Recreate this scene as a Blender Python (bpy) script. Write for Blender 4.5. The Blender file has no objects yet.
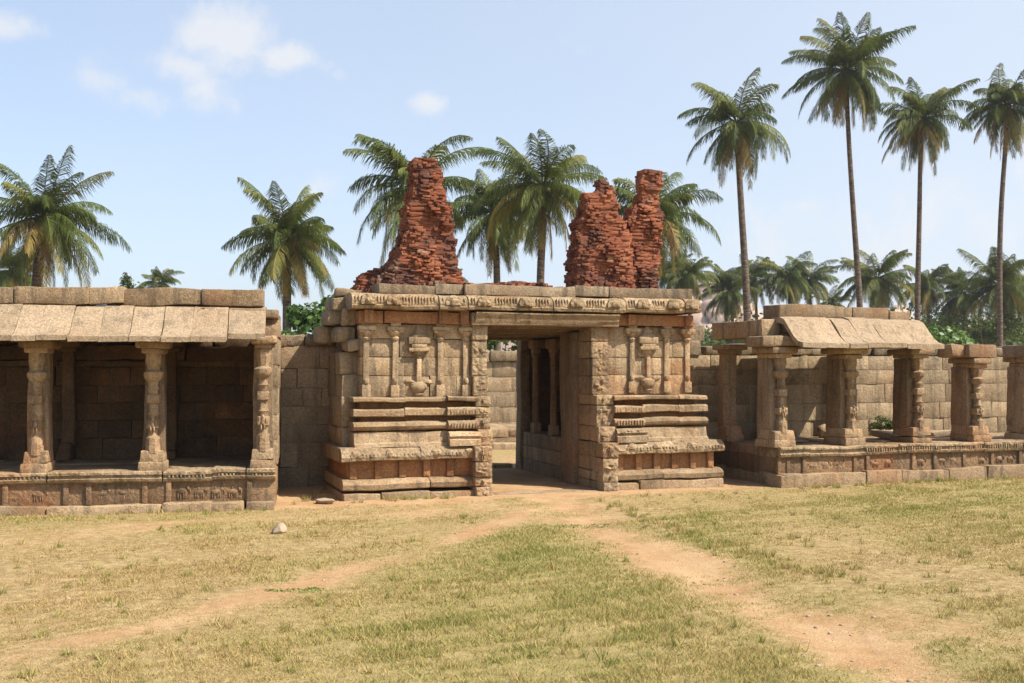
import bpy, math, random
import numpy as np
from mathutils import Vector
R = math.radians
rng = np.random.default_rng(7)
random.seed(7)
scene = bpy.context.scene
col = scene.collection

# ------------------------------------------------------------------ camera, sky, sun, exposure
cam_d = bpy.data.cameras.new('camera'); cam = bpy.data.objects.new('camera', cam_d); col.objects.link(cam)
cam.location = (0, 0, 1.65); cam.rotation_euler = (R(91.561), 0, 0)
cam_d.sensor_width = 36; cam_d.lens = 37.58; cam_d.clip_end = 6000; cam_d.clip_start = .05
scene.camera = cam
SUN_EL = 50.0
SUN_H = (.935, -.354)            # towards the sun, on the ground plane
scene.view_settings.view_transform = 'Standard'; scene.view_settings.look = 'None'
scene.view_settings.gamma = 1; scene.view_settings.use_curve_mapping = False
scene.view_settings.exposure = 0.75
scene.cycles.max_bounces = 8; scene.cycles.diffuse_bounces = 4; scene.cycles.transparent_max_bounces = 8

W = bpy.data.worlds.new('World'); scene.world = W; W.use_nodes = True
nt = W.node_tree; nt.nodes.clear()
def N(t, **k):
    n = nt.nodes.new(t)
    for a, v in k.items(): setattr(n, a, v)
    return n
def M_(op, a, b=None, c=None):
    n = N('ShaderNodeMath', operation=op)
    for i, v in enumerate((a, b, c)):
        if v is None: continue
        if isinstance(v, (int, float)): n.inputs[i].default_value = v
        else: nt.links.new(v, n.inputs[i])
    return n.outputs[0]
out = N('ShaderNodeOutputWorld'); bg = N('ShaderNodeBackground')
sky = N('ShaderNodeTexSky', sky_type='NISHITA'); sky.sun_disc = False
sky.sun_elevation = R(SUN_EL); sky.sun_rotation = math.atan2(SUN_H[0], SUN_H[1])
sky.air_density = 1.0; sky.dust_density = 2.2; sky.ozone_density = 2.4; sky.altitude = 400
tc = N('ShaderNodeTexCoord'); sep = N('ShaderNodeSeparateXYZ'); nt.links.new(tc.outputs['Generated'], sep.inputs[0])
az = M_('ARCTAN2', sep.outputs[0], sep.outputs[1]); el = M_('ARCSINE', sep.outputs[2])
nz = N('ShaderNodeTexNoise'); nz.inputs['Scale'].default_value = 16; nz.inputs['Detail'].default_value = 10; nz.inputs['Roughness'].default_value = .64
nz.inputs['Distortion'].default_value = .3
nt.links.new(tc.outputs['Generated'], nz.inputs['Vector'])
tot = None
# drifting cumulus: azimuth, elevation, half-widths (radians), weight
for a0, e0, wa, we, k in [(-.262, .292, .066, .040, 1.45), (-.205, .281, .058, .022, 1.35), (-.30, .268, .05, .026, .9), (-.275, .250, .05, .03, .6), (-.455, .284, .060, .018, .95), (-.365, .252, .045, .022, .62),
                          (-.335, .238, .040, .020, .6), (-.080, .247, .026, .018, 1.35), (-.165, .267, .022, .014, .6), (-.19, .165, .03, .014, .35),
                          (.37, .115, .30, .085, .62), (.05, .30, .03, .014, .25)]:
    dx = M_('DIVIDE', M_('SUBTRACT', az, a0), wa); dy = M_('DIVIDE', M_('SUBTRACT', el, e0), we)
    q = M_('MULTIPLY', M_('SUBTRACT', 1.0, M_('SQRT', M_('ADD', M_('MULTIPLY', dx, dx), M_('MULTIPLY', dy, dy)))), k)
    q = M_('MAXIMUM', q, -.8)
    tot = q if tot is None else M_('MAXIMUM', tot, q)
cl = M_('ADD', tot, M_('MULTIPLY', M_('SUBTRACT', nz.outputs['Fac'], .53), 2.6))
mr = N('ShaderNodeMapRange', interpolation_type='SMOOTHSTEP'); mr.inputs['From Min'].default_value = .08; mr.inputs['From Max'].default_value = .95
mr.inputs['To Max'].default_value = .80
nt.links.new(cl, mr.inputs['Value'])
mx = N('ShaderNodeMix', data_type='RGBA'); nt.links.new(mr.outputs[0], mx.inputs['Factor'])
# thin high veil, thicker low down and towards the sun's side
veil = N('ShaderNodeMix', data_type='RGBA'); nz2 = N('ShaderNodeTexNoise'); nz2.inputs['Scale'].default_value = 2.2; nz2.inputs['Detail'].default_value = 5; nt.links.new(tc.outputs['Generated'], nz2.inputs['Vector'])
vf = M_('ADD', M_('MULTIPLY', sep.outputs[0], .42), M_('ADD', .56, M_('MULTIPLY', M_('SUBTRACT', nz2.outputs['Fac'], .5), .22)))
vf = M_('MINIMUM', M_('MAXIMUM', M_('ADD', vf, M_('MULTIPLY', M_('MAXIMUM', M_('SUBTRACT', .22, sep.outputs[2]), 0.0), .7)), .05), .9)
zf = N('ShaderNodeMapRange', interpolation_type='SMOOTHSTEP'); zf.inputs['From Min'].default_value = .30; zf.inputs['From Max'].default_value = .75; zf.inputs['To Min'].default_value = 1.; zf.inputs['To Max'].default_value = .04
nt.links.new(sep.outputs[2], zf.inputs['Value'])
yf = N('ShaderNodeMapRange', interpolation_type='SMOOTHSTEP'); yf.inputs['From Min'].default_value = -.5; yf.inputs['From Max'].default_value = .5; yf.inputs['To Min'].default_value = .25
nt.links.new(sep.outputs[1], yf.inputs['Value'])
vf = M_('MULTIPLY', vf, M_('MULTIPLY', zf.outputs[0], yf.outputs[0]))
nt.links.new(vf, veil.inputs['Factor']); nt.links.new(sky.outputs[0], veil.inputs[6]); veil.inputs[7].default_value = (3.45, 3.80, 4.25, 1)
nt.links.new(veil.outputs[2], mx.inputs[6]); mx.inputs[7].default_value = (3.95, 4.0, 4.1, 1)
nt.links.new(mx.outputs[2], bg.inputs[0]); bg.inputs[1].default_value = .135
nt.links.new(bg.outputs[0], out.inputs[0])

sl = bpy.data.lights.new('sun', 'SUN'); sl.energy = 5.0; sl.angle = R(.55); sl.color = (1, .945, .865)
so = bpy.data.objects.new('sun', sl); col.objects.link(so)
ts = Vector((SUN_H[0]*math.cos(R(SUN_EL)), SUN_H[1]*math.cos(R(SUN_EL)), math.sin(R(SUN_EL))))
so.rotation_euler = ts.to_track_quat('Z', 'Y').to_euler(); so.location = (10, -6, 20)

# ------------------------------------------------------------------ materials
class NB:
    def __init__(s, name):
        s.m = bpy.data.materials.new(name); s.m.use_nodes = True; s.t = s.m.node_tree; s.t.nodes.clear()
        s.out = s.n('ShaderNodeOutputMaterial')
    def n(s, t, **k):
        n = s.t.nodes.new(t)
        for a, v in k.items(): setattr(n, a, v)
        return n
    def l(s, a, b): s.t.links.new(a, b)
    def math(s, op, a, b=None, c=None):
        n = s.n('ShaderNodeMath', operation=op)
        for i, v in enumerate((a, b, c)):
            if v is None: continue
            if isinstance(v, (int, float)): n.inputs[i].default_value = v
            else: s.l(v, n.inputs[i])
        return n.outputs[0]
    def noise(s, vec, scale, detail=5, rough=.55, dist=0):
        n = s.n('ShaderNodeTexNoise'); n.inputs['Scale'].default_value = scale; n.inputs['Detail'].default_value = detail
        n.inputs['Roughness'].default_value = rough; n.inputs['Distortion'].default_value = dist
        s.l(vec, n.inputs['Vector']); return n.outputs['Fac']
    def vor(s, vec, scale, feature='F1'):
        n = s.n('ShaderNodeTexVoronoi', feature=feature); n.inputs['Scale'].default_value = scale; s.l(vec, n.inputs['Vector']); return n.outputs['Distance']
    def rng(s, v, a, b, c=0., d=1.):
        n = s.n('ShaderNodeMapRange', interpolation_type='SMOOTHSTEP')
        for i, x in zip(('From Min', 'From Max', 'To Min', 'To Max'), (a, b, c, d)): n.inputs[i].default_value = x
        s.l(v, n.inputs['Value']); return n.outputs[0]
    def mix(s, f, a, b, mode='MIX'):
        n = s.n('ShaderNodeMix', data_type='RGBA', blend_type=mode)
        for sock, v in ((n.inputs['Factor'], f), (n.inputs[6], a), (n.inputs[7], b)):
            if isinstance(v, (int, float)): sock.default_value = v
            elif isinstance(v, tuple): sock.default_value = (*v, 1)
            else: s.l(v, sock)
        return n.outputs[2]
    def attr(s, name):
        n = s.n('ShaderNodeAttribute'); n.attribute_name = name; return n
    def coords(s, stretch=None, rnd=None):
        t = s.n('ShaderNodeTexCoord'); v = t.outputs['Object']
        if rnd is not None:
            c = s.n('ShaderNodeCombineXYZ'); 
            for i, k in enumerate((37., 61., 17.)): s.l(s.math('MULTIPLY', rnd, k), c.inputs[i])
            a = s.n('ShaderNodeVectorMath', operation='ADD'); s.l(v, a.inputs[0]); s.l(c.outputs[0], a.inputs[1]); v = a.outputs[0]
        if stretch:
            a = s.n('ShaderNodeVectorMath', operation='MULTIPLY'); s.l(v, a.inputs[0]); a.inputs[1].default_value = stretch; v = a.outputs[0]
        return v
    def bump(s, h, strength, dist, normal=None):
        n = s.n('ShaderNodeBump'); n.inputs['Strength'].default_value = strength; n.inputs['Distance'].default_value = dist
        s.l(h, n.inputs['Height'])
        if normal is not None: s.l(normal, n.inputs['Normal'])
        return n.outputs[0]
    def finish(s, color, rough=.9, normal=None, spec=.25):
        p = s.n('ShaderNodeBsdfPrincipled')
        if isinstance(color, tuple): p.inputs['Base Color'].default_value = (*color, 1)
        else: s.l(color, p.inputs['Base Color'])
        p.inputs['Roughness'].default_value = rough; p.inputs['Specular IOR Level'].default_value = spec
        if normal is not None: s.l(normal, p.inputs['Normal'])
        s.l(p.outputs[0], s.out.inputs[0]); return s.m

def stone(name, light, dark, stain=(.28, .115, .04), stain_amt=.4, grey=(.135, .108, .074), grey_amt=.5, carved=0., grain=1., pale=.3, var=1.):
    b = NB(name); r = b.attr('rnd').outputs['Fac']
    v = b.coords(rnd=r); g = b.coords()
    n1 = b.noise(v, 1.7, 6, .6, .4); n2 = b.noise(v, 9, 6, .65); n3 = b.noise(v, 60, 3, .7); n4 = b.noise(g, .9, 4, .6)
    st = b.noise(b.coords((7, 7, .8)), 1.2, 5, .6)
    c = b.mix(b.rng(n1, .32, .68), dark, light)
    c = b.mix(b.rng(r, 0, 1, 0, .32*var), c, b.mix(.5, dark, grey))
    c = b.mix(b.math('MULTIPLY', b.rng(n4, .5, .68), stain_amt), c, stain)
    c = b.mix(b.math('MULTIPLY', b.rng(st, .50, .66), grey_amt), c, tuple(x*.6 for x in grey))
    bl = b.noise(v, 3.1, 9, .72, .6); c = b.mix(b.math('MULTIPLY', b.rng(bl, .56, .66), .45*grey_amt/.5), c, tuple(x*.5 for x in grey))
    c = b.mix(b.math('MULTIPLY', b.rng(n2, .56, .72), grey_amt*.8), c, tuple(x*.75 for x in grey))
    c = b.mix(b.math('MULTIPLY', b.rng(b.noise(v, 5, 8, .7), .62, .75), pale), c, (.42, .35, .25))
    n5 = b.noise(v, 28, 6, .75); sp = b.math('MULTIPLY', b.rng(n3, .3, .7, .74, 1.26), b.rng(n5, .35, .65, .84, 1.14))
    vv = b.math('MULTIPLY', sp, b.rng(b.math('FRACT', b.math('MULTIPLY', r, 7.31)), 0, 1, 1-.18*var, 1+.14*var))
    mv = b.n('ShaderNodeVectorMath', operation='SCALE'); b.l(c, mv.inputs[0]); b.l(vv, mv.inputs['Scale'])
    h = b.math('ADD', b.math('ADD', b.math('MULTIPLY', n2, .9), b.math('MULTIPLY', n5, .8)), b.math('MULTIPLY', n3, .35*grain))
    if carved:
        q = b.n('ShaderNodeTexVoronoi', feature='SMOOTH_F1'); q.inputs['Scale'].default_value = 17; q.inputs['Smoothness'].default_value = .5
        wv = b.n('ShaderNodeVectorMath', operation='ADD'); b.l(g, wv.inputs[0])
        nn = b.n('ShaderNodeTexNoise'); nn.inputs['Scale'].default_value = 6; b.l(g, nn.inputs['Vector'])
        sc = b.n('ShaderNodeVectorMath', operation='SCALE'); sc.inputs['Scale'].default_value = .12; b.l(nn.outputs['Color'], sc.inputs[0]); b.l(sc.outputs[0], wv.inputs[1])
        b.l(wv.outputs[0], q.inputs['Vector'])
        h = b.math('SUBTRACT', h, b.math('MULTIPLY', q.outputs['Distance'], 3.2*carved))
    return b.finish(mv.outputs[0], .92, b.bump(h, .85, .024), .2)

MAT = {}
MAT['granite'] = stone('weathered granite', (0.380, 0.267, 0.152), (0.276, 0.182, 0.095))
MAT['facing'] = stone('gateway facing stone', (0.463, 0.334, 0.194), (0.350, 0.234, 0.125), stain_amt=.5)
MAT['carved'] = stone('carved granite', (0.407, 0.292, 0.169), (0.311, 0.211, 0.111), carved=.38, stain_amt=.3, pale=.45)
MAT['panel'] = stone('red stained panel stone', (0.373, 0.187, 0.079), (0.283, 0.130, 0.052), stain=(0.355, 0.118, 0.038), stain_amt=.5, grey_amt=.4, carved=.15)
MAT['frieze'] = stone('worn frieze stone', (0.286, 0.179, 0.095), (0.202, 0.122, 0.061), stain=(0.302, 0.118, 0.045), stain_amt=.45, grey_amt=.5, carved=.15)
MAT['eave'] = stone('pale eave stone', (0.365, 0.267, 0.166), (0.318, 0.228, 0.135), stain_amt=.12, grey_amt=.35, pale=.15, var=.4)
MAT['wall'] = stone('enclosure wall stone', (0.392, 0.291, 0.172), (0.279, 0.199, 0.112), stain_amt=.3, grey_amt=.45)
MAT['inner'] = stone('shade-darkened inner wall stone', (0.177, 0.101, 0.047), (0.101, 0.054, 0.026), stain=(0.352, 0.143, 0.049), stain_amt=.4, grey_amt=.5, pale=.1)  # base colour lowered so the roofed interiors read as deep shade
MAT['pillar'] = stone('pillar granite', (0.410, 0.287, 0.162), (0.298, 0.189, 0.099), stain_amt=.45, carved=.14)
MAT['pier'] = stone('reddish pier stone', (0.316, 0.218, 0.126), (0.222, 0.142, 0.077), stain=(0.291, 0.129, 0.056), stain_amt=.55)
MAT['grey'] = stone('grey coping stone', (0.311, 0.238, 0.147), (0.210, 0.152, 0.090), stain_amt=.2, grey_amt=.6)

def brick_mat():
    b = NB('crumbling red brick'); r = b.attr('rnd').outputs['Fac']; v = b.coords(rnd=r); g = b.coords()
    n1 = b.noise(v, 7, 5, .7); n2 = b.noise(g, 2.2, 5, .65, .5); n3 = b.noise(v, 70, 3, .7)
    c = b.mix(b.rng(r, 0, 1), (.150, .048, .026), (.295, .104, .050))
    c = b.mix(b.math('MULTIPLY', b.rng(n1, .45, .7), .5), c, (.33, .165, .095))
    c = b.mix(b.math('MULTIPLY', b.rng(n2, .46, .62), .8), c, (.085, .045, .034))
    c = b.mix(b.math('MULTIPLY', b.rng(b.noise(g, 4.3, 5, .6), .60, .72), .65), c, (.36, .245, .165))
    mv = b.n('ShaderNodeVectorMath', operation='SCALE'); b.l(c, mv.inputs[0]); b.l(b.rng(n3, .25, .75, .7, 1.25), mv.inputs['Scale'])
    return b.finish(mv.outputs[0], .95, b.bump(b.math('ADD', n1, b.math('MULTIPLY', n3, .4)), .8, .02), .1)
MAT['brick'] = brick_mat()

def leaf_mat(name, stops, trans=.3, spec=.35, rough=.5):
    b = NB(name); r = b.attr('rnd').outputs['Fac']
    cr = b.n('ShaderNodeValToRGB'); e = cr.color_ramp.elements
    while len(e) < len(stops): e.new(.5)
    for x, (p, c) in zip(e, stops): x.position = p; x.color = (*c, 1)
    b.l(r, cr.inputs[0])
    p = b.n('ShaderNodeBsdfPrincipled'); b.l(cr.outputs[0], p.inputs['Base Color']); p.inputs['Roughness'].default_value = rough; p.inputs['Specular IOR Level'].default_value = spec
    tr = b.n('ShaderNodeBsdfTranslucent'); b.l(b.mix(.5, cr.outputs[0], (.16, .20, .03)), tr.inputs[0])
    ms = b.n('ShaderNodeMixShader'); ms.inputs[0].default_value = trans; b.l(p.outputs[0], ms.inputs[1]); b.l(tr.outputs[0], ms.inputs[2]); b.l(ms.outputs[0], b.out.inputs[0])
    return b.m
MAT['frond'] = leaf_mat('coconut frond', [(0, (.040, .060, .012)), (.3, (.080, .105, .020)), (.6, (.155, .160, .034)), (.80, (.29, .225, .065)), (1, (.25, .14, .055))], .24, .16, .55)
MAT['leaf'] = leaf_mat('broad green leaf', [(0, (.030, .060, .014)), (.5, (.065, .125, .022)), (1, (.13, .22, .035))], .3, .35)
MAT['dull_leaf'] = leaf_mat('dull shrub leaf', [(0, (.030, .048, .012)), (.6, (.062, .088, .022)), (1, (.125, .135, .036))], .2, .12, .6)
MAT['weed'] = leaf_mat('low lawn weed', [(0, (.12, .15, .035)), (.6, (.20, .225, .055)), (1, (.27, .26, .08))], .2, .2)
MAT['grass'] = leaf_mat('dry grass blade', [(0, (.14, .175, .038)), (.3, (.28, .265, .072)), (.6, (.435, .335, .130)), (.85, (.51, .365, .155)), (1, (.32, .195, .080))], .25, .1, .8)

def trunk_mat():
    b = NB('palm trunk bark'); g = b.coords(); st = b.noise(b.coords((2, 2, 9)), 2.2, 4, .6); n = b.noise(g, 14, 4, .7)
    c = b.mix(b.rng(st, .35, .65), (.055, .039, .028), (.175, .132, .096))
    return b.finish(b.mix(b.rng(n, .5, .7, 0, .5), c, (.06, .042, .032)), .9, b.bump(st, .7, .05), .15)
MAT['trunk'] = trunk_mat()
def simple(name, a, c, scale, rough=.9):
    b = NB(name); g = b.coords(); n = b.noise(g, scale, 6, .65)
    return b.finish(b.mix(b.rng(n, .35, .65), a, c), rough, b.bump(n, .5, .03), .2)
MAT['coconut'] = simple('green coconut husk', (.10, .11, .03), (.20, .17, .06), 3, .5)
MAT['rock'] = simple('bare boulder rock', (.34, .235, .165), (.46, .33, .24), .09)
MAT['fieldstone'] = simple('loose field stone', (.27, .195, .125), (.38, .285, .19), 9)
MAT['twig'] = simple('shrub twig', (.10, .07, .045), (.16, .12, .08), 20)

def ground_mat():
    b = NB('dry lawn and red earth'); g = b.coords(); d = b.attr('dirt').outputs['Fac']; gr = b.attr('green').outputs['Fac']
    n1 = b.noise(g, 1.6, 6, .65); n2 = b.noise(g, 11, 6, .7); n3 = b.noise(g, 70, 4, .75)
    thatch = b.mix(b.rng(n2, .35, .68), (.255, .175, .078), (.42, .31, .148))
    thatch = b.mix(b.math('MULTIPLY', gr, .65), thatch, (.23, .205, .055))
    earth = b.mix(b.rng(n1, .35, .65), (.365, .212, .098), (.45, .295, .150))
    earth = b.mix(b.rng(n2, .5, .72, 0, .6), earth, (.45, .335, .205))
    dm = b.rng(b.math('ADD', d, b.math('ADD', b.math('MULTIPLY', b.math('SUBTRACT', n2, .5), 1.1), b.math('MULTIPLY', b.math('SUBTRACT', n3, .5), .8))), .22, .85)
    c = b.mix(dm, thatch, earth)
    mv = b.n('ShaderNodeVectorMath', operation='SCALE'); b.l(c, mv.inputs[0]); b.l(b.rng(n3, .25, .75, .75, 1.22), mv.inputs['Scale'])
    return b.finish(mv.outputs[0], .97, b.bump(b.math('ADD', n2, b.math('MULTIPLY', n3, .5)), .8, .03), .1)
MAT['ground'] = ground_mat()

# ------------------------------------------------------------------ mesh helpers
_wr = np.random.default_rng(11)
_K = [(_wr.normal(size=(3, 7)) * s, _wr.uniform(0, 6.28, 7)) for s in (1., 1., 1.)]
def wob(p, freq):
    """smooth pseudo-random 3-vector field, about -1..1"""
    return np.stack([np.sin(p @ (k * freq) + ph).sum(1) / 3.2 for k, ph in _K], 1)

_topo = {}
def topo(nx, ny, nz):
    key = (nx, ny, nz)
    if key in _topo: return _topo[key]
    I, J, K = np.meshgrid(range(nx+1), range(ny+1), range(nz+1), indexing='ij')
    surf = (I == 0) | (I == nx) | (J == 0) | (J == ny) | (K == 0) | (K == nz)
    idx = -np.ones(I.shape, int); idx[surf] = np.arange(surf.sum())
    F = []
    for i in range(nx):
        for j in range(ny):
            F.append((idx[i, j, 0], idx[i, j+1, 0], idx[i+1, j+1, 0], idx[i+1, j, 0])); F.append((idx[i, j, nz], idx[i+1, j, nz], idx[i+1, j+1, nz], idx[i, j+1, nz]))
    for i in range(nx):
        for k in range(nz):
            F.append((idx[i, 0, k], idx[i+1, 0, k], idx[i+1, 0, k+1], idx[i, 0, k+1])); F.append((idx[i, ny, k], idx[i, ny, k+1], idx[i+1, ny, k+1], idx[i+1, ny, k]))
    for j in range(ny):
        for k in range(nz):
            F.append((idx[0, j, k], idx[0, j, k+1], idx[0, j+1, k+1], idx[0, j+1, k])); F.append((idx[nx, j, k], idx[nx, j+1, k], idx[nx, j+1, k+1], idx[nx, j, k+1]))
    _topo[key] = (I[surf], J[surf], K[surf], np.array(F)); return _topo[key]

class MB:
    def __init__(s): s.v = []; s.f = []; s.r = []; s.n = 0
    def add(s, v, faces, r=None):
        v = np.asarray(v, float); r = random.random() if r is None else r
        s.v.append(v)
        if isinstance(faces, np.ndarray): s.f += (faces + s.n).tolist(); m = len(faces)
        else: s.f += [[i + s.n for i in f] for f in faces]; m = len(faces)
        if np.ndim(r): s.r += list(r)
        else: s.r += [r] * m
        s.n += len(v)
    def block(s, x0, x1, y0, y1, z0, z1, ch=.009, seg=.14, amp=.008, r=None, freq=5., taper=0., rot=None, fine=0.):
        ch *= .72; c = np.array([(x0+x1)/2, (y0+y1)/2, (z0+z1)/2]); h = np.array([abs(x1-x0), abs(y1-y0), abs(z1-z0)]) / 2
        ch = min(ch, h.min()*.48); ax = []
        for a in range(3):
            n = max(1, min(14, int(round(2*h[a]/seg)))); ax.append(np.concatenate([[-h[a]], np.linspace(-h[a]+ch, h[a]-ch, n+1), [h[a]]]))
        I, J, K, F = topo(len(ax[0])-1, len(ax[1])-1, len(ax[2])-1)
        p = np.stack([ax[0][I], ax[1][J], ax[2][K]], 1)
        q = np.clip(p, -h+ch, h-ch); d = p-q; L = np.linalg.norm(d, axis=1, keepdims=True); p = q + d*np.where(L > 1e-9, ch/np.maximum(L, 1e-9), 0)
        if taper: 
            k = 1 - taper*((p[:, 2:3]+h[2])/(2*h[2])); p[:, :2] *= k
        if rot is not None:
            p = p @ np.array(rot).T
        p = p + c
        o = rng.uniform(-20, 20, 3)
        p = p + amp*wob(p+o, freq) + (amp*.5)*wob(p+o, freq*3.1)
        if fine: p += fine*wob(p+o, 25)
        s.add(p, F, r)
    def sweep(s, x0, x1, prof, seg=.12, amp=.006, r=None, freq=5.):
        """closed profile [(d, z)...] carried along x"""
        n = max(1, int((x1-x0)/seg)); xs = np.linspace(x0, x1, n+1); m = len(prof); pr = np.array(prof)
        p = np.zeros((n+1, m, 3)); p[:, :, 0] = xs[:, None]; p[:, :, 1] = pr[None, :, 0]; p[:, :, 2] = pr[None, :, 1]
        p = p.reshape(-1, 3); o = rng.uniform(-20, 20, 3); p = p + amp*wob(p+o, freq) + amp*.4*wob(p+o, freq*3)
        F = []
        for i in range(n):
            for j in range(m):
                k = (j+1) % m; F.append((i*m+j, i*m+k, (i+1)*m+k, (i+1)*m+j))
        F.append(tuple(range(m))[::-1]); F.append(tuple(n*m+j for j in range(m)))
        s.add(p, F, r)
    def lathe(s, cx, cy, prof, sides=8, sx=1., sy=1., amp=.003, r=None, rot=0.):
        """[(radius, z)...] round a vertical axis"""
        a = np.linspace(0, 2*math.pi, sides, endpoint=False)+rot; P = []
        for rad, z in prof: P.append(np.stack([cx+sx*rad*np.cos(a), cy+sy*rad*np.sin(a), np.full(sides, z)], 1))
        p = np.concatenate(P); o = rng.uniform(-20, 20, 3); p = p + amp*wob(p+o, 12.)
        F = []
        for i in range(len(prof)-1):
            for j in range(sides):
                k = (j+1) % sides; F.append((i*sides+j, i*sides+k, (i+1)*sides+k, (i+1)*sides+j))
        F.append(tuple(range(sides))[::-1]); F.append(tuple((len(prof)-1)*sides+j for j in range(sides)))
        s.add(p, F, r)
    def blob(s, c, rad, r=None, amp=.15, n=6, freq=None):
        th = np.linspace(0, math.pi, n+1)[1:-1]; ph = np.linspace(0, 2*math.pi, 2*n, endpoint=False)
        P = [[0, 0, 1]] + [[math.sin(t)*math.cos(f), math.sin(t)*math.sin(f), math.cos(t)] for t in th for f in ph] + [[0, 0, -1]]
        P = np.array(P); m = 2*n; o = rng.uniform(-20, 20, 3)
        P = P + amp*wob(P*1.0+o, 1.6 if freq is None else freq)
        F = [(0, 1+j, 1+(j+1) % m) for j in range(m)]
        for i in range(n-2):
            for j in range(m): F.append((1+i*m+j, 1+(i+1)*m+j, 1+(i+1)*m+(j+1) % m, 1+i*m+(j+1) % m))
        L = len(P)-1; F += [(L, 1+(n-2)*m+(j+1) % m, 1+(n-2)*m+j) for j in range(m)]
        s.add(P*np.array(rad)+np.array(c), F, r)
    def build(s, name, mat, parent=None, smooth=32, loc=None, attrs=None):
        me = bpy.data.meshes.new(name)
        v = np.concatenate(s.v) if s.v else np.zeros((0, 3))
        if loc is not None: v = v - np.array(loc)
        lens = np.array([len(f) for f in s.f]); flat = np.array([i for f in s.f for i in f], dtype=np.int32)
        me.vertices.add(len(v)); me.vertices.foreach_set('co', v.astype(np.float32).ravel())
        me.loops.add(len(flat)); me.loops.foreach_set('vertex_index', flat)
        me.polygons.add(len(lens)); me.polygons.foreach_set('loop_start', np.concatenate([[0], np.cumsum(lens)[:-1]]).astype(np.int32)); me.polygons.foreach_set('loop_total', lens.astype(np.int32))
        me.update(calc_edges=True)
        a = me.attributes.new('rnd', 'FLOAT', 'FACE'); a.data.foreach_set('value', np.array(s.r, dtype=np.float32))
        if smooth is not None:
            me.polygons.foreach_set('use_smooth', np.ones(len(lens), dtype=bool)); me.set_sharp_from_angle(angle=R(smooth))
        me.validate()
        me.materials.append(MAT[mat] if isinstance(mat, str) else mat)
        o = bpy.data.objects.new(name, me); col.objects.link(o)
        if parent is not None: o.parent = parent
        if loc is not None: o.location = loc
        return o

def tag(o, label=None, cat=None, group=None, kind=None):
    if label: o['label'] = label
    if cat: o['category'] = cat
    if group: o['group'] = group
    if kind: o['kind'] = kind
    return o
def empty(name, loc, rz=0, label=None, cat=None, group=None):
    o = bpy.data.objects.new(name, None); col.objects.link(o); o.location = loc; o.rotation_euler = (0, 0, rz); o.empty_display_size = .3
    return tag(o, label, cat, group)

def courses(mb, s0, s1, y0, y1, zs, lmin=.35, lmax=.85, gap=.004, ch=.006, amp=.004, jit=.006, seed=0, clip=None, topjit=0.):
    """a wall of individually shaped blocks, course by course"""
    rr = random.Random(seed)
    for k in range(len(zs)-1):
        x = s0
        while x < s1-.01:
            L = rr.uniform(lmin, lmax); e = x+L
            if s1-e < lmin*.6: e = s1
            top = zs[k+1]
            if k == len(zs)-2 and topjit: top += rr.uniform(-topjit, topjit)
            if clip is None or clip((x+e)/2, k):
                j = rr.uniform(-jit, jit)
                mb.block(x+gap/2, e-gap/2, y0+j, y1, zs[k]+gap/2, top-gap/2, ch=ch, amp=amp, seg=.16)
            x = e

def figures(mb, s0, s1, y, z0, z1, step, seed, kind='animal', depth=.03):
    """row of small worn relief carvings standing proud of a face at depth y"""
    rr = random.Random(seed); x = s0+step*.5; h = z1-z0
    while x < s1-step*.3:
        if kind == 'animal':
            if rr.random() < .15: x += step; continue
            h = (z1-z0)*rr.uniform(.72, 1.02)
            w = min(step*.42, h*.75); d = 1 if rr.random() < .6 else -1; zc = z0+h*.52
            mb.blob((x, y, zc), (w*.75, depth, h*.20), amp=.12, n=5)
            for o in (-.5, -.22, .25, .52): mb.blob((x+o*w, y, z0+h*.24), (h*.055, depth*.7, h*.23), amp=.05, n=4)
            mb.blob((x+d*w*.85, y, zc+h*.20), (h*.12, depth, h*.15), amp=.12, n=4); mb.blob((x+d*w*1.12, y, zc+h*.02), (h*.05, depth*.8, h*.16), amp=.1, n=4)
            if rr.random() < .45:
                mb.blob((x-d*w*.1, y, zc+h*.28), (h*.09, depth*.8, h*.17), amp=.1, n=4)
        elif kind == 'person':
            mb.blob((x, y, z0+h*.52), (h*.12, depth, h*.20), amp=.15, n=5); mb.blob((x+rr.uniform(-.03, .03)*h, y, z0+h*.82), (h*.09, depth, h*.10), amp=.1, n=4)
            for o in (-1, 1):
                mb.blob((x+o*h*.09, y, z0+h*.22), (h*.06, depth*.8, h*.22), amp=.15, n=4); mb.blob((x+o*h*.20, y, z0+h*rr.uniform(.45, .7)), (h*.05, depth*.7, h*.16), amp=.15, n=4)
        else:
            for q in range(4): mb.blob((x+rr.uniform(-.3, .3)*step, y, z0+h*rr.uniform(.2, .8)), (step*rr.uniform(.12, .25), depth, h*rr.uniform(.10, .24)), amp=.25, n=4)
        x += step*rr.uniform(.9, 1.12)

def dentils(mb, s0, s1, y0, y1, z0, z1, step=.045, duty=.55):
    x = s0
    while x < s1:
        mb.block(x, x+step*duty, y0, y1, z0, z1, ch=.006, amp=.003, seg=.2); x += step*random.uniform(.95, 1.05)

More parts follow.
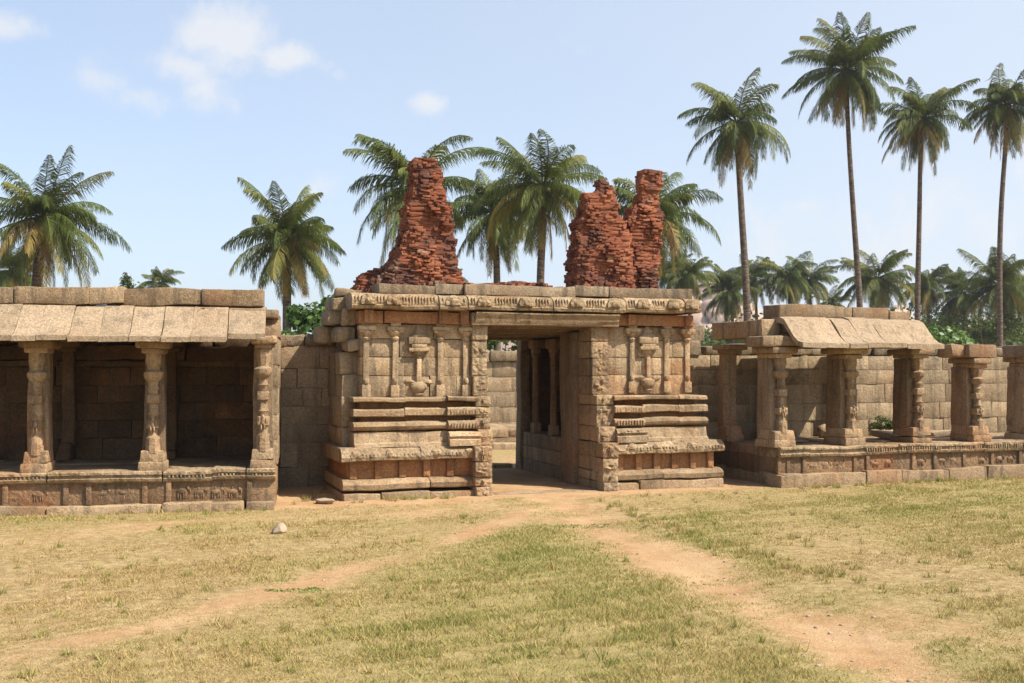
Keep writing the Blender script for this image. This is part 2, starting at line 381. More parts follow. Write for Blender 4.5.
# ------------------------------------------------------------------ ground
def seg_dist(P, pts):
    d = np.full(len(P), 1e9)
    for a, b in zip(pts[:-1], pts[1:]):
        a = np.array(a); b = np.array(b); t = np.clip(((P-a) @ (b-a))/((b-a) @ (b-a)), 0, 1); d = np.minimum(d, np.linalg.norm(P-(a+t[:, None]*(b-a)), axis=1))
    return d
def fld(P, f, o=0.):
    q = np.stack([P[:, 0]+o, P[:, 1]-o*1.7, np.full(len(P), o)], 1); return wob(q, f)[:, 0]
PATH_MAIN = [(.35, 20), (.40, 15.5), (.55, 14.0), (.92, 11.2), (1.46, 9.35), (1.85, 7.7), (2.15, 6.5), (2.2, 5.2), (2.2, 3)]
PATH_SIDE = [(.5, 13.2), (-.13, 11.5), (-.85, 9.85), (-1.63, 8.25), (-2.35, 6.85), (-3.2, 5.7), (-4.2, 4.4)]
GX, GY, GT = -2.154, 13.51, R(19.143)
def glocal(P):
    d = P-np.array([GX, GY]); return d @ np.array([math.cos(GT), math.sin(GT)]), d @ np.array([-math.sin(GT), math.cos(GT)])
def dirt(P):
    n = fld(P, 1.3)*.28+fld(P, 4., 5)*.16+fld(P, 9., 2.)*.10
    wd = .30+.03*np.clip(P[:, 1]-6, 0, 9)*.3 + .25*np.clip((P[:, 1]-10.5)/3, 0, 1)
    a = 1-np.clip(seg_dist(P, PATH_MAIN)/(wd*2), 0, 1)
    b = (1-np.clip(seg_dist(P, PATH_SIDE)/.42, 0, 1))*.68
    s, d = glocal(P)
    c = np.clip(1-np.abs(d+.05)/.85, 0, 1)*((s > -1.2) & (s < 6.3))*.95
    e = ((s < .2) & (d > -.5) & (d < 3) & (P[:, 0] > -3.2)).astype(float)*.95        # bare earth in the gap by the wall
    g = ((s > 5.2) & (s < 7) & (d > -.3) & (d < 3)).astype(float)*.9
    ps = ((s > 1.9) & (s < 3.8) & (d > -.4) & (d < 3.8)).astype(float)
    w = np.clip(seg_dist(P, [(2.35, 7.3), (3.6, 5.7)])/.9, 0, 1); w = (1-w)*.38
    bald = (fld(P, .8, 9.) > .62)*.35
    q = np.maximum.reduce([a*.86, b, c, e, g, ps, w, bald])
    n += fld(P, 23., 1.)*.13+fld(P, 2.3, 6.)*.12
    return np.clip(q+n*(.30+q)*1.15, 0, 1)
def green(P):
    g = .27+fld(P, .55, 3.)*.13+fld(P, 2.2, 1.)*.12+fld(P, 6., 4.)*.11+fld(P, 17., 2.)*.08
    def el(cx, cy, rx, ry, k): return k*np.exp(-(((P[:, 0]-cx)/rx)**2+((P[:, 1]-cy)/ry)**2))
    g += el(.3, 8.2, 1.0, 2.6, .40) + el(2.1, 10.6, .45, 2.2, .4) + el(4.5, 12.5, 2.5, 2., .18) + el(-1.62, 8.02, .16, .12, .6) + el(.4, 11.4, .4, .4, .2)
    g += el(-2.9, 8.6, 1.3, 1.6, -.30) + el(-1.6, 10.4, 1.2, .7, -.12) + el(-4., 11.3, 1.6, .8, .12) + el(3.6, 8.6, 1.0, .9, -.28) + el(-.9, 6.6, 1.2, .6, .12) + el(1.2, 6.9, .35, 1., -.2)
    return np.clip(g, 0, 1)
def gz(P):
    near = np.clip(1-np.hypot(P[:, 0], P[:, 1]-10)/22, 0, 1)
    p = np.clip(1-seg_dist(P, PATH_MAIN)/.55, 0, 1)*(P[:, 1] < 13)
    return near*(.022*fld(P, .7, 8.)+.008*fld(P, 3., 4.)) - .035*p
def axis(a, b, fine, far):
    m = np.arange(a, b+1e-6, fine); g = [b]; st = fine
    while g[-1] < far: st *= 1.35; g.append(g[-1]+st)
    h = [a]; st = fine
    while h[-1] > -far: st *= 1.35; h.append(h[-1]-st)
    return np.concatenate([np.array(h[1:])[::-1], m, np.array(g[1:])])
def make_ground():
    xs = axis(-8, 10, .07, 2500); ys = axis(3, 19, .07, 2500)
    X, Y = np.meshgrid(xs, ys, indexing='ij'); P = np.stack([X.ravel(), Y.ravel()], 1)
    v = np.column_stack([P, gz(P)]); ny = len(ys); nx = len(xs)
    i, j = np.meshgrid(range(nx-1), range(ny-1), indexing='ij'); a = (i*ny+j).ravel()
    F = np.stack([a, a+ny, a+ny+1, a+1], 1)
    me = bpy.data.meshes.new('ground')
    me.vertices.add(len(v)); me.vertices.foreach_set('co', v.astype(np.float32).ravel()); me.loops.add(F.size); me.loops.foreach_set('vertex_index', F.astype(np.int32).ravel())
    me.polygons.add(len(F)); me.polygons.foreach_set('loop_start', np.arange(0, F.size, 4, dtype=np.int32)); me.polygons.foreach_set('loop_total', np.full(len(F), 4, dtype=np.int32)); me.update(calc_edges=True)
    for nm, fn in (('dirt', dirt), ('green', green)):
        at = me.attributes.new(nm, 'FLOAT', 'POINT'); at.data.foreach_set('value', fn(P).astype(np.float32))
    me.polygons.foreach_set('use_smooth', np.ones(len(F), dtype=bool))
    me.materials.append(MAT['ground']); o = bpy.data.objects.new('ground', me); col.objects.link(o)
    tag(o, 'dry tan lawn and bare orange earth of the temple yard', 'ground', kind='structure')
make_ground()

def make_grass(name, n, box, label, hmin, hmax, keep=None):
    """individual blades as thin triangles, one object"""
    g = np.random.default_rng(5)
    yy = box[2]*(box[3]/box[2])**g.random(n); P = np.stack([g.uniform(-1, 1, n)*(yy*.62+2.2), yy], 1)     # densest where it shows largest
    m = (P[:, 0] > box[0]) & (P[:, 0] < box[1])
    if keep is not None: m &= keep(P)
    d = dirt(P); m &= g.random(n) > np.clip(d*1.45-.12, 0, .985)
    tuft = np.clip(.62+.4*fld(P, 5., 6.)+.45*fld(P, 15., 3.), .12, 1); m &= g.random(n) < tuft
    P = P[m]; d = d[m]; k = len(P); gn = green(P)
    h = g.uniform(hmin, hmax, k)*(.55+.6*gn+.35*np.clip(fld(P, 3., 7.), -.5, 1))*(1-.5*d); a = g.uniform(0, 6.283, k); w = g.uniform(.0016, .0036, k)*(.55+P[:, 1]*.085)
    lean = g.uniform(.2, 1.6, k)*h; la = g.uniform(0, 6.283, k); z = gz(P)-.004
    v = np.zeros((k, 3, 3)); dx = np.stack([np.cos(a)*w, np.sin(a)*w], 1)
    v[:, 0, :2] = P-dx; v[:, 1, :2] = P+dx; v[:, 2, :2] = P+np.stack([np.cos(la)*lean, np.sin(la)*lean], 1); v[:, 0, 2] = v[:, 1, 2] = z; v[:, 2, 2] = z+h
    c = np.clip(.88-.84*gn+g.normal(0, .23, k), 0, 1)
    me = bpy.data.meshes.new(name); me.vertices.add(k*3); me.vertices.foreach_set('co', v.astype(np.float32).ravel()); me.loops.add(k*3); me.loops.foreach_set('vertex_index', np.arange(k*3, dtype=np.int32))
    me.polygons.add(k); me.polygons.foreach_set('loop_start', np.arange(0, k*3, 3, dtype=np.int32)); me.polygons.foreach_set('loop_total', np.full(k, 3, dtype=np.int32)); me.update(calc_edges=True)
    at = me.attributes.new('rnd', 'FLOAT', 'FACE'); at.data.foreach_set('value', c.astype(np.float32))
    me.materials.append(MAT['grass']); o = bpy.data.objects.new(name, me); col.objects.link(o); tag(o, label, 'grass', kind='stuff')
def front_only(P):
    s, d = glocal(P); lx = (P[:, 0]+2.817)*.981+(P[:, 1]-12.748)*.194; ld = -(P[:, 0]+2.817)*.194+(P[:, 1]-12.748)*.981
    rx = (P[:, 0]-3.82)*.941+(P[:, 1]-15.229)*.3375; rd = -(P[:, 0]-3.82)*.3375+(P[:, 1]-15.229)*.941
    return ~(((s > -.1) & (s < 5.5) & (d > -.03)) | ((lx < .05) & (ld > -.08)) | ((rx > -.1) & (rd > -.12)))
make_grass('dry_grass', 1750000, (-11, 13, 4.0, 18), 'short dry yellowish grass covering the open yard', .014, .038, front_only)

def make_tufts():
    """ragged taller tufts along the plinths, the path's right edge and here and there in the lawn"""
    g = np.random.default_rng(9); C = []
    for a, b, n, sp in (((-7.2, 11.9), (-2.9, 12.66), 90, .05), ((3.95, 15.1), (9.2, 16.95), 80, .06), ((-2.0, 13.42), (-.3, 14.0), 16, .05), ((1.15, 13.6), (1.75, 10.6), 46, .10), ((1.75, 10.6), (2.75, 8.2), 60, .12), ((-2.7, 13.2), (-2.5, 14.8), 14, .12)):
        t = g.random(n)[:, None]; C.append(np.array(a)*(1-t)+np.array(b)*t+g.normal(0, sp, (n, 2)))
    n = 700; yy = 5.*(16/5.)**g.random(n); Q = np.stack([g.uniform(-1, 1, n)*(yy*.52+.4), yy], 1); Q = Q[(dirt(Q) < .4) & front_only(Q)]; C.append(Q)
    C = np.concatenate(C); C = C[front_only(C)]; k = 26; P = np.repeat(C, k, 0); n = len(P); sz = np.repeat(g.uniform(.5, 1.3, len(C)), k)
    P = P+g.normal(0, .022, (n, 2))*sz[:, None]; h = g.uniform(.03, .085, n)*sz; a = g.uniform(0, 6.283, n); w = g.uniform(.002, .004, n)*(.6+P[:, 1]*.06)
    la = g.uniform(0, 6.283, n); ln = g.uniform(.15, .9, n)*h; z = gz(P)-.004; v = np.zeros((n, 3, 3)); dx = np.stack([np.cos(a)*w, np.sin(a)*w], 1)
    v[:, 0, :2] = P-dx; v[:, 1, :2] = P+dx; v[:, 2, :2] = P+np.stack([np.cos(la)*ln, np.sin(la)*ln], 1); v[:, 0, 2] = v[:, 1, 2] = z; v[:, 2, 2] = z+h
    mb = MB(); mb.add(v.reshape(-1, 3), np.arange(3*n).reshape(n, 3), np.clip(np.repeat(g.uniform(.1, .95, len(C)), k)*.8+g.normal(0, .12, n)+.1, 0, 1))
    tag(mb.build('grass_tufts', 'grass', None, None), 'ragged taller tufts of dry grass along the plinths and path edge', 'grass', kind='stuff')
make_tufts()
def make_pebbles():
    g = np.random.default_rng(12); mb = MB(); n = 2600; yy = 4.8*(16/4.8)**g.random(n); P = np.stack([g.uniform(-1, 1, n)*(yy*.52+.4), yy], 1); d = dirt(P)
    P = P[(g.random(n) < .04+.75*np.clip(d-.25, 0, 1)) & front_only(P)]; z = gz(P)
    for (x, y), zz in zip(P, z):
        r = .005+.011*g.random()**3; mb.blob((x, y, zz+r*.2), (r*1.3, r, r*.7), n=3, amp=.2)
    tag(mb.build('pebbles', 'fieldstone', None, None), 'scattered small pebbles and earth clods on the paths', 'pebbles', kind='stuff')
make_pebbles()
# ------------------------------------------------------------------ gateway
G = empty('stone_gateway', (GX, GY, 0), GT, 'carved stone gateway with open doorway and ruined red brick stumps on top', 'gateway')
# each wing: moulded base, panelled wall, pilasters
def wing(sl, sr, zoff, left):
    side = 'left' if left else 'right'
    a, b = (sl, sr)
    eL = 1 if left else 0; eR = 0 if left else 1         # only the outer end carries the moulding round
    def ext(p): return (a-p*eL, b+p*eR)
    # base: bottom tread, lower moulding, recessed panel, cap
    bm = MB(); x0, x1 = ext(.30); D = 1.6; mid = x0+(x1-x0)*(.62 if left else .42)
    sp = [x0, x0+.42*(mid-x0), mid, x1]
    for q0, q1 in zip(sp[:-1], sp[1:]): bm.block(q0+.004, q1-.004, .0+random.uniform(-.02, .02), D, -.12, .09+random.uniform(-.012, .012)+zoff, ch=.02, amp=.012)
    bm.build('plinth_step', 'granite', G)
    lm = MB()
    for q0, q1 in ((x0, mid), (mid+.008, x1)):
        j = random.uniform(-.02, .02)
        lm.sweep(q0, q1, [(D, .125), (.06+j, .125), (.03+j, .14), (.02+j, .20), (.06+j, .235), (.14, .26), (D, .26)], amp=.008)
    lm.build('lower_moulding', 'granite', G)
    pn = MB(); x0p, x1p = ext(.22)
    pn.block(x0p, x1p, .17, D, .255, .49, ch=.01, amp=.006, r=.4)
    n = 6; 
    for i in range(n):
        c = x0p+.07+(x1p-x0p-.14)*i/(n-1)
        pn.block(c-.045, c+.045, .125, .2, .262, .485, ch=.008, amp=.004)
    pn.build('base_panel', 'panel', G)
    cp = MB(); x0c, x1c = ext(.33); mc = x0c+(x1c-x0c)*.56
    for q0, q1, dj in ((x0c, mc-.006, .0), (mc+.006, x1c, .02)):
        cp.sweep(q0, q1, [(D, .485), (.07+dj, .485), (.012+dj, .50), (0+dj, .545), (.03+dj, .60), (.10+dj, .655), (D, .655)], amp=.008)
        dentils(cp, q0+.12, q1-.05, .0+dj, .06+dj, .545, .585, .05, .55)
        x = q0+.2
        while x < q1-.1:
            cp.blob((x, .03+dj, .585), (.07, .045, .055), amp=.15, n=5); x += random.uniform(.38, .46)
    cp.build('base_cap', 'carved', G)
    # plain slope slab with a projecting carved piece by the jamb
    m = MB(); x0s, x1s = ext(.13); inner = .42
    if left: pr0, pr1, pl0, pl1 = b-inner, b, x0s, b-inner-.006
    else: pr0, pr1, pl0, pl1 = a, a+inner+.05, a+inner+.056, x1s
    k = (pl0+pl1)/2+.1*(1 if left else -1)
    for q0, q1 in ((pl0, k-.003), (k+.003, pl1)):
        m.sweep(q0, q1, [(D, .655), (.14, .655), (.15, .70), (.19, .715), (.215, .85), (D, .85)], amp=.006)
    m.sweep(pr0, pr1, [(D, .655), (.05, .655), (.05, .735), (.09, .75), (.09, .77), (.06, .785), (.08, .83), (.14, .845), (D, .845)], amp=.007)
    figures(m, pr0+.04, pr1-.04, .08, .765, .835, .11, 3, 'knot', .02)
    m.build('slope_course', 'facing', G)
    # three stacked mouldings
    for nm, z0, z1, dd, roll in (('roll_moulding', .868, .985, .17, 1), ('middle_moulding', 1.055, 1.16, .20, 0), ('top_ledge', 1.235, 1.30, .19, 0)):
        m = MB(); xa, xb = ext(.14)
        for q0, q1, pj in ((xa, pr0-.003, 0.), (pr0+.003, xb, -.05)) if left else ((xa, pr1-.003, -.05), (pr1+.003, xb, 0.)):
            d0 = dd+pj
            if roll: pf = [(D, z0), (d0+.06, z0), (d0+.015, z0+.025), (d0, (z0+z1)/2), (d0+.02, z1-.02), (d0+.07, z1), (D, z1)]
            else: pf = [(D, z0+.01), (d0+.02, z0), (d0, z0+.012), (d0, z1-.02), (d0+.03, z1), (D, z1)]
            cut = (q0*.45+q1*.55)
            for u0, u1 in ((q0, cut-.003), (cut+.003, q1)) if q1-q0 > .6 else ((q0, q1),):
                m.sweep(u0, u1, [(y+random.uniform(-.004, .004), z) for y, z in pf], amp=.008)
            if pj and nm != 'top_ledge': dentils(m, q0+.03, q1-.03, d0-.014, d0+.03, z0+.02, z1-.03, .042, .6)
        m.build(nm, 'granite', G)
    rc = MB()
    for z0, z1 in ((.84, .875), (.98, 1.06), (1.155, 1.24)):
        xa, xb = ext(.02); rc.block(xa, xb, .37, D, z0, z1, ch=.006, amp=.004)
    rc.build('moulding_recess', 'panel', G)
    # panelled wall of big blocks
    w = MB(); zs = [1.30, 1.58, 1.83, 2.07, 2.27]
    courses(w, a, b, .45, D, [z+zoff*.5 for z in zs], .32, .62, ch=.008, amp=.004, jit=.004, seed=21+left)
    w.build('wing_wall', 'facing', G)
    return (a, b)
LW = wing(.33, 1.86, 0, True)
RW = wing(3.85, 5.19, .02, False)

def pilaster(c, z0, z1, w=.076, proj=.034, plinth=True):
    o = MB(); y = .45
    o.block(c-w/2, c+w/2, y-proj, y+.03, z0, z1-.20, ch=.006, amp=.004)
    if plinth: o.block(c-w*.75, c+w*.75, y-proj-.015, y+.03, z0, z0+.16, ch=.008, amp=.004); o.blob((c, y-proj-.01, z0+.21), (w*.45, .02, .045), n=4)
    o.lathe(c, y-.02, [(w*.55, z1-.22), (w*.75, z1-.19), (w*.55, z1-.165), (w*.7, z1-.155), (w*1.05, z1-.12), (w*1.15, z1-.10), (w*.8, z1-.085)], 8, 1, .8)
    o.block(c-w*1.5, c+w*1.5, y-proj-.05, y+.03, z1-.088, z1-.035, ch=.012, amp=.005)
    for k in (-1, 0, 1): o.block(c+k*w-.028, c+k*w+.028, y-proj-.045, y+.02, z1-.115, z1-.085, ch=.008, amp=.003)
    o.block(c-w*.9, c+w*.9, y-proj-.03, y+.03, z1-.037, z1+.05, ch=.01, amp=.004)
    o.build('pilaster', 'facing', G, 40)
for c in (.40, .79, 1.41, 1.765): pilaster(c, 1.30, 2.27)
for c in (4.245, 4.80, 5.135): pilaster(c, 1.335, 2.29)
def niche(c, z0):
    o = MB(); y = .45
    o.lathe(c, y, [(.05, z0), (.075, z0+.03), (.055, z0+.05), (.09, z0+.07), (.125, z0+.12), (.115, z0+.165), (.06, z0+.20), (.05, z0+.215)], 12, 1, .75)
    for k in (-1, 1): o.blob((c+k*.12, y-.01, z0+.20), (.085, .025, .035), amp=.25, n=5)
    o.block(c-.032, c+.032, y-.05, y+.02, z0+.21, z0+.50, ch=.006, amp=.003)
    o.lathe(c, y, [(.045, z0+.49), (.06, z0+.52), (.05, z0+.54), (.085, z0+.57), (.09, z0+.60)], 10, 1, .8)
    o.block(c-.15, c+.15, y-.09, y+.02, z0+.60, z0+.65, ch=.014, amp=.005); o.block(c-.105, c+.105, y-.07, y+.02, z0+.65, z0+.695, ch=.012, amp=.005)
    o.block(c-.15, c+.15, y-.075, y+.02, z0+.695, z0+.79, ch=.02, amp=.006)
    o.lathe(c, y, [(.13, z0+.78), (.12, z0+.82), (.075, z0+.84), (.085, z0+.87), (.05, z0+.91), (.02, z0+.96)], 10, 1, .55)
    o.build('niche_pilaster', 'facing', G, 40)
niche(1.11, 1.305); niche(4.50, 1.345)

# jambs: stacked carved blocks, stepping out towards the ground
def jamb(left):
    m = MB()
    zs = [-.1, .12, .25, .45, .655, .87, 1.03, 1.17, 1.31, 1.58, 1.83, 2.06, 2.26]
    for i in range(len(zs)-1):
        zc = (zs[i]+zs[i+1])/2
        yf = -.06 if zc < .655 else (.13 if zc < .87 else (.22 if zc < 1.3 else .36))
        if i == 0: yf = -.09
        if left: s0, s1 = (1.755, 1.985) if zc < .655 else (1.84, 2.05)
        else: s0, s1 = (3.58, 3.81) if zc < .655 else (3.595, 3.86)
        m.block(s0, s1, yf+random.uniform(-.01, .01), .85, zs[i]+.003, zs[i+1]-.003, ch=.014, amp=.008, seg=.09)
        
        if zc < 1.45:
            figures(m, s0+.01, s1-.01, yf-.004, zs[i]+.03, zs[i+1]-.03, .18, 40+i, 'person' if i % 2 else 'knot', .028)
        elif zc < 2.0: figures(m, s0+.02, s1-.02, yf, zs[i]+.05, zs[i+1]-.05, .16, 60+i, 'knot', .008)
    o = m.build('door_jamb', 'carved', G); return o
jamb(True); jamb(False)
m = MB()
m.block(1.80, 3.98, .27, .70, 2.265, 2.44, ch=.02, amp=.006, seg=.18)
m.sweep(1.85, 3.96, [(.28, 2.275), (.24, 2.34), (.24, 2.36), (.20, 2.42), (.20, 2.436), (.3, 2.436)], amp=.005)
m.build('lintel', 'granite', G)
m = MB()
for y0, y1, z0 in ((.72, 1.08, 2.24), (1.09, 1.5, 2.215), (1.51, 2.0, 2.20), (2.0, 2.45, 2.17), (2.9, 3.3, 2.15)): m.block(1.75, 3.9, y0, y1, z0, 2.44, ch=.015, amp=.008, seg=.25)
m.build('ceiling_beam', 'pier', G)
m = MB()
for q0, q1 in ((.29, .62), (.626, 1.78)): m.block(q0, q1, .37, 1.6, 2.275, 2.435, ch=.01, amp=.005)
for c in (.42, 1.42, 1.72): m.block(c-.06, c+.06, .31, .4, 2.275, 2.45, ch=.01, amp=.005)
m.build('architrave', 'panel', G); m = MB()
for q0, q1 in ((3.995, 4.28), (4.286, 5.21)): m.block(q0, q1, .37, 1.6, 2.295, 2.45, ch=.01, amp=.005)
for c in (4.2, 5.12): m.block(c-.06, c+.06, .31, .4, 2.295, 2.45, ch=.01, amp=.005)
m.build('architrave', 'panel', G)
# rounded cornice with ribs and horseshoe medallions
m = MB(); cuts = [.165, 1.33, 1.735, 2.95, 4.05, 4.98, 5.245]
for q0, q1 in zip(cuts[:-1], cuts[1:]):
    dz = (q0+q1)/2*.006+random.uniform(-.008, .008); dj = random.uniform(-.012, .012)
    m.sweep(q0+.006, q1-.006, [(1.9, 2.445+dz), (.30+dj, 2.445+dz), (.20+dj, 2.452+dz), (.185+dj, 2.49+dz), (.20+dj, 2.50+dz), (.19+dj, 2.54+dz), (.21+dj, 2.59+dz), (.265+dj, 2.635+dz), (.36, 2.655+dz), (1.9, 2.655+dz)], amp=.007, seg=.07)
    x = q0+.05
    while x < q1-.05:
        if not any(abs(x-c) < .12 for c in (.72, 1.52, 1.96, 2.55, 3.30, 3.86, 4.32, 4.80, 5.12)):
            m.blob((x, .205+dj, 2.568+dz), (.013, .028, .055), amp=.1, n=4)
        x += .042
for c in (.38, .72, 1.52, 1.96, 2.55, 3.30, 3.86, 4.32, 4.80, 5.08):
    dz = c*.006; w = .105
    a = np.linspace(-.35, math.pi+.35, 11); ring = [(c+w*math.cos(t), 2.545+dz+w*.95*math.sin(t)) for t in a]
    n = len(ring); V = [(x, .165, z) for x, z in ring]+[(x, .33, z) for x, z in ring]+[(c, .15, 2.545+dz)]
    F = [(i, i+n, i+1+n, i+1) for i in range(n-1)]+[(2*n, i, i+1) for i in range(n-1)]+[(2*n, n-1, 0)]
    m.add(np.array(V)+.004*wob(np.array(V), 14.), F); m.blob((c, .155, 2.55+dz), (.05, .02, .05), amp=.15, n=5)
m.build('cornice', 'carved', G, 45)
m = MB(); cuts = [.555, 1.345, 1.755, 3.39, 3.92, 5.275]
for q0, q1 in zip(cuts[:-1], cuts[1:]):
    m.block(q0+.005, q1-.005, .47+random.uniform(-.03, .03), 1.0, 2.668+q0*.008, 2.805+q0*.010+random.uniform(-.01, .01), ch=.016, amp=.009)
m.build('parapet_course', 'grey', G)
# roof over the wings, passage and side porch
m = MB()
m.block(.36, 5.1, 1.0, 3.6, 2.665, 2.74, ch=.01, amp=.01, seg=.3); m.block(.36, 3.62, 1.92, 3.6, 2.448, 2.66, ch=.02, amp=.01, seg=.3); m.block(3.63, 5.15, 1.62, 3.6, 2.46, 2.66, ch=.02, amp=.01, seg=.3)
m.build('roof_slab', 'pier', G)
# rear masonry: left mass, side porch on the right of the passage
m = MB(); zs = [-.1, .3, .62, .95, 1.3, 1.65, 2.0, 2.44]
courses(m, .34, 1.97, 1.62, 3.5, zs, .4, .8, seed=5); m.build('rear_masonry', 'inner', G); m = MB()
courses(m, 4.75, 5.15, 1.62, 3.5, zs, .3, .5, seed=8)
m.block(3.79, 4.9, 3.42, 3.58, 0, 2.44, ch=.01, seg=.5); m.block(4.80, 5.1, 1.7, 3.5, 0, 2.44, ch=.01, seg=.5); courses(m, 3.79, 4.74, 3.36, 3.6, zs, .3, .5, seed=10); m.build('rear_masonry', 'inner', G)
m = MB()
courses(m, 3.62, 4.74, 1.62, 3.3, [-.1, .2, .42, .64], .5, .9, seed=9, ch=.02)
m.build('porch_ledge', 'granite', G)
m = MB()
for y0, y1, s0 in ((.87, 1.14, 3.50), (1.145, 1.50, 3.56)): m.block(s0, 3.9, y0, y1, -.1, 2.21, ch=.02, amp=.008, seg=.2)
m.build('door_post', 'pier', G)
def porch_pillar(y):
    o = MB(); s = 3.70
    o.block(s-.07, s+.07, y-.07, y+.07, .64, .80, ch=.01, amp=.005); o.lathe(s, y, [(.06, .80), (.052, 1.2), (.062, 1.25), (.05, 1.3), (.05, 1.85), (.075, 1.9), (.06, 1.95)], 8)
    o.block(s-.06, s+.06, y-.06, y+.06, 1.93, 2.0, ch=.01, amp=.004); o.block(s-.09, s+.14, y-.13, y+.13, 2.0, 2.15, ch=.04, amp=.008)
    o.build('porch_pillar', 'pillar', G, 40)
porch_pillar(2.12); porch_pillar(2.92)
m = MB(); m.block(3.60, 3.785, 3.36, 3.62, -.1, 1.0, ch=.02, amp=.01); m.block(3.61, 3.78, 3.37, 3.61, 1.004, 2.16, ch=.02, amp=.01)
m.build('rear_post', 'grey', G)
m = MB(); m.block(2.05, 3.55, -.02, .30, -.1, .012, ch=.01, amp=.006); m.build('threshold', 'granite', G); m = MB(); m.block(3.22, 3.56, 3.64, 3.80, -.1, .07, ch=.02, amp=.01)
m.build('step_stone', 'granite', G)
# rough stones of the broken left shoulder
m = MB()
for (s, y, z, a, b, c) in [(.17, .95, 2.55, .16, .3, .09), (.10, 1.0, 2.34, .15, .3, .10), (.21, .8, 2.37, .11, .2, .12), (.16, .85, 2.14, .14, .25, .09), (.05, 1.3, 2.15, .16, .2, .10), (.22, 1.1, 2.70, .13, .3, .06), (.24, .75, 1.98, .09, .2, .07)]:
    m.block(s-a, s+a, y-b, y+b, z-c, z+c, ch=.05, amp=.03, seg=.08, freq=4.)
for z0, z1, y0 in ((.65, .9, .5), (.9, 1.3, .6), (1.3, 1.6, .62), (1.6, 1.9, .66)): m.block(.10, .34, y0, 1.6, z0+.003, z1-.003, ch=.02, amp=.012)
m.build('broken_shoulder', 'wall', G)

# ruined brickwork
def brick_stack(name, rows, label, seed):
    """rows: (z, s_left, s_right, y_front, y_back) rising; thin courses of small worn bricks, each one set on its own"""
    rr = random.Random(seed); mb = MB(); o = np.array(rows); z = o[0, 0]; zmax = o[-1, 0]; ph = [rr.uniform(0, 6) for _ in range(8)]
    und = lambda x: .010*math.sin(x*5+ph[6])+.006*math.sin(x*13+ph[7])
    while z < zmax-.008:
        h = rr.uniform(.024, .040); zz = min(z+h/2, zmax)
        L, Rr, f0, f1 = (np.interp(zz, o[:, 0], o[:, i]) for i in (1, 2, 3, 4))
        f0 += .02*math.sin(zz*9+ph[0]); f1 += .03*math.sin(zz*7+ph[1])
        L += .018*math.sin(zz*31+ph[4])+rr.uniform(-.007, .008); Rr += .018*math.sin(zz*27+ph[5])+rr.uniform(-.008, .007)
        mb.block(L+.03, Rr-.03, f0+.032, f1-.035, z-.004, z+h+.004, ch=.012, amp=.014, seg=.10, freq=9., r=rr.uniform(.3, .6))
        def put(x0, x1, y0, y1, q): mb.block(x0, x1, y0, y1, z+und(q)-.001+rr.uniform(-.002, .002), z+und(q)+h+rr.uniform(-.001, .003), ch=.010, amp=.009, seg=.06, freq=16., r=min(1, max(0, .5+.28*math.sin(q*4+zz*2.3+ph[3])+.2*math.sin(zz*5-q*3+ph[5])+rr.gauss(0, .14))))
        x = L; cy = (f0+f1)/2
        while x < Rr-.02:                            # front face, then back face
            w = min(rr.uniform(.045, .15), Rr-x)
            e = .040*math.sin(x*10+zz*6+ph[2])+.030*math.sin(x*19-zz*14+ph[3])+.015*math.sin(x*43+zz*37+ph[4])
            r0 = .011*rr.random()+(.03 if rr.random() < .06 else 0)
            corner = min(x-L, Rr-(x+w)); rd = .06*max(0, 1-corner/.10)**2
            if rr.random() > .03: put(x, x+w-.001, f0+e+r0+rd, min(f0+e+r0+rd+.11, cy+.05), x)
            if rr.random() > .07: put(x, x+w-.001, max(f1-e-r0-rd-.11, cy-.05), f1-e-r0-rd, x)
            x += w+.0005
        y = f0+.04
        while y < f1-.04:                            # the two ends
            w = min(rr.uniform(.05, .15), f1-y)
            e = .025*math.sin(y*15+zz*11+ph[2])
            put(Rr-.10, Rr-e-rr.uniform(-.008, .014), y, y+w-.001, Rr); put(L+e+rr.uniform(-.008, .014), L+.10, y, y+w-.001, L)
            y += w
        z += h
    ob = mb.build(name, 'brick', G, 40); ob['label'] = label
    return ob
brick_stack('brick_stump', [(2.70, .50, 1.95, .80, 1.56), (2.858, 0.59, 1.89, 0.80, 1.54), (2.969, 0.70, 1.84, 0.81, 1.52), (3.080, 0.82, 1.81, 0.81, 1.50), (3.191, 0.91, 1.78, 0.81, 1.48), (3.303, 0.96, 1.75, 0.82, 1.47), (3.471, 1.03, 1.75, 0.82, 1.44), (3.639, 1.05, 1.74, 0.83, 1.41), (3.778, 1.06, 1.71, 0.83, 1.39), (3.917, 1.08, 1.67, 0.84, 1.37), (3.985, 1.12, 1.62, 0.84, 1.36), (4.140, 1.14, 1.61, 0.84, 1.33), (4.335, 1.15, 1.585, 0.85, 1.30), (4.487, 1.14, 1.54, 0.86, 1.28), (4.525, 1.15, 1.49, 0.86, 1.27), (4.609, 1.17, 1.47, 0.86, 1.26)], 'tall tapering red brick stump over the left wing', 1)
brick_stack('brick_stump', [(2.72, 3.56, 4.56, .85, 1.41), (2.842, 3.58, 4.55, 0.85, 1.40), (3.064, 3.60, 4.53, 0.86, 1.37), (3.256, 3.59, 4.50, 0.87, 1.35), (3.434, 3.60, 4.50, 0.87, 1.32), (3.582, 3.61, 4.48, 0.88, 1.30), (3.820, 3.65, 4.41, 0.89, 1.27), (3.996, 3.74, 4.28, 0.89, 1.25), (4.173, 3.75, 4.26, 0.90, 1.23), (4.262, 3.765, 4.21, 0.90, 1.22), (4.27, 3.93, 4.22, 0.91, 1.22), (4.335, 3.95, 4.20, 0.91, 1.21), (4.451, 3.98, 4.15, 0.91, 1.19)], 'broad red brick stump with a broken sloping top, over the right door jamb', 2)
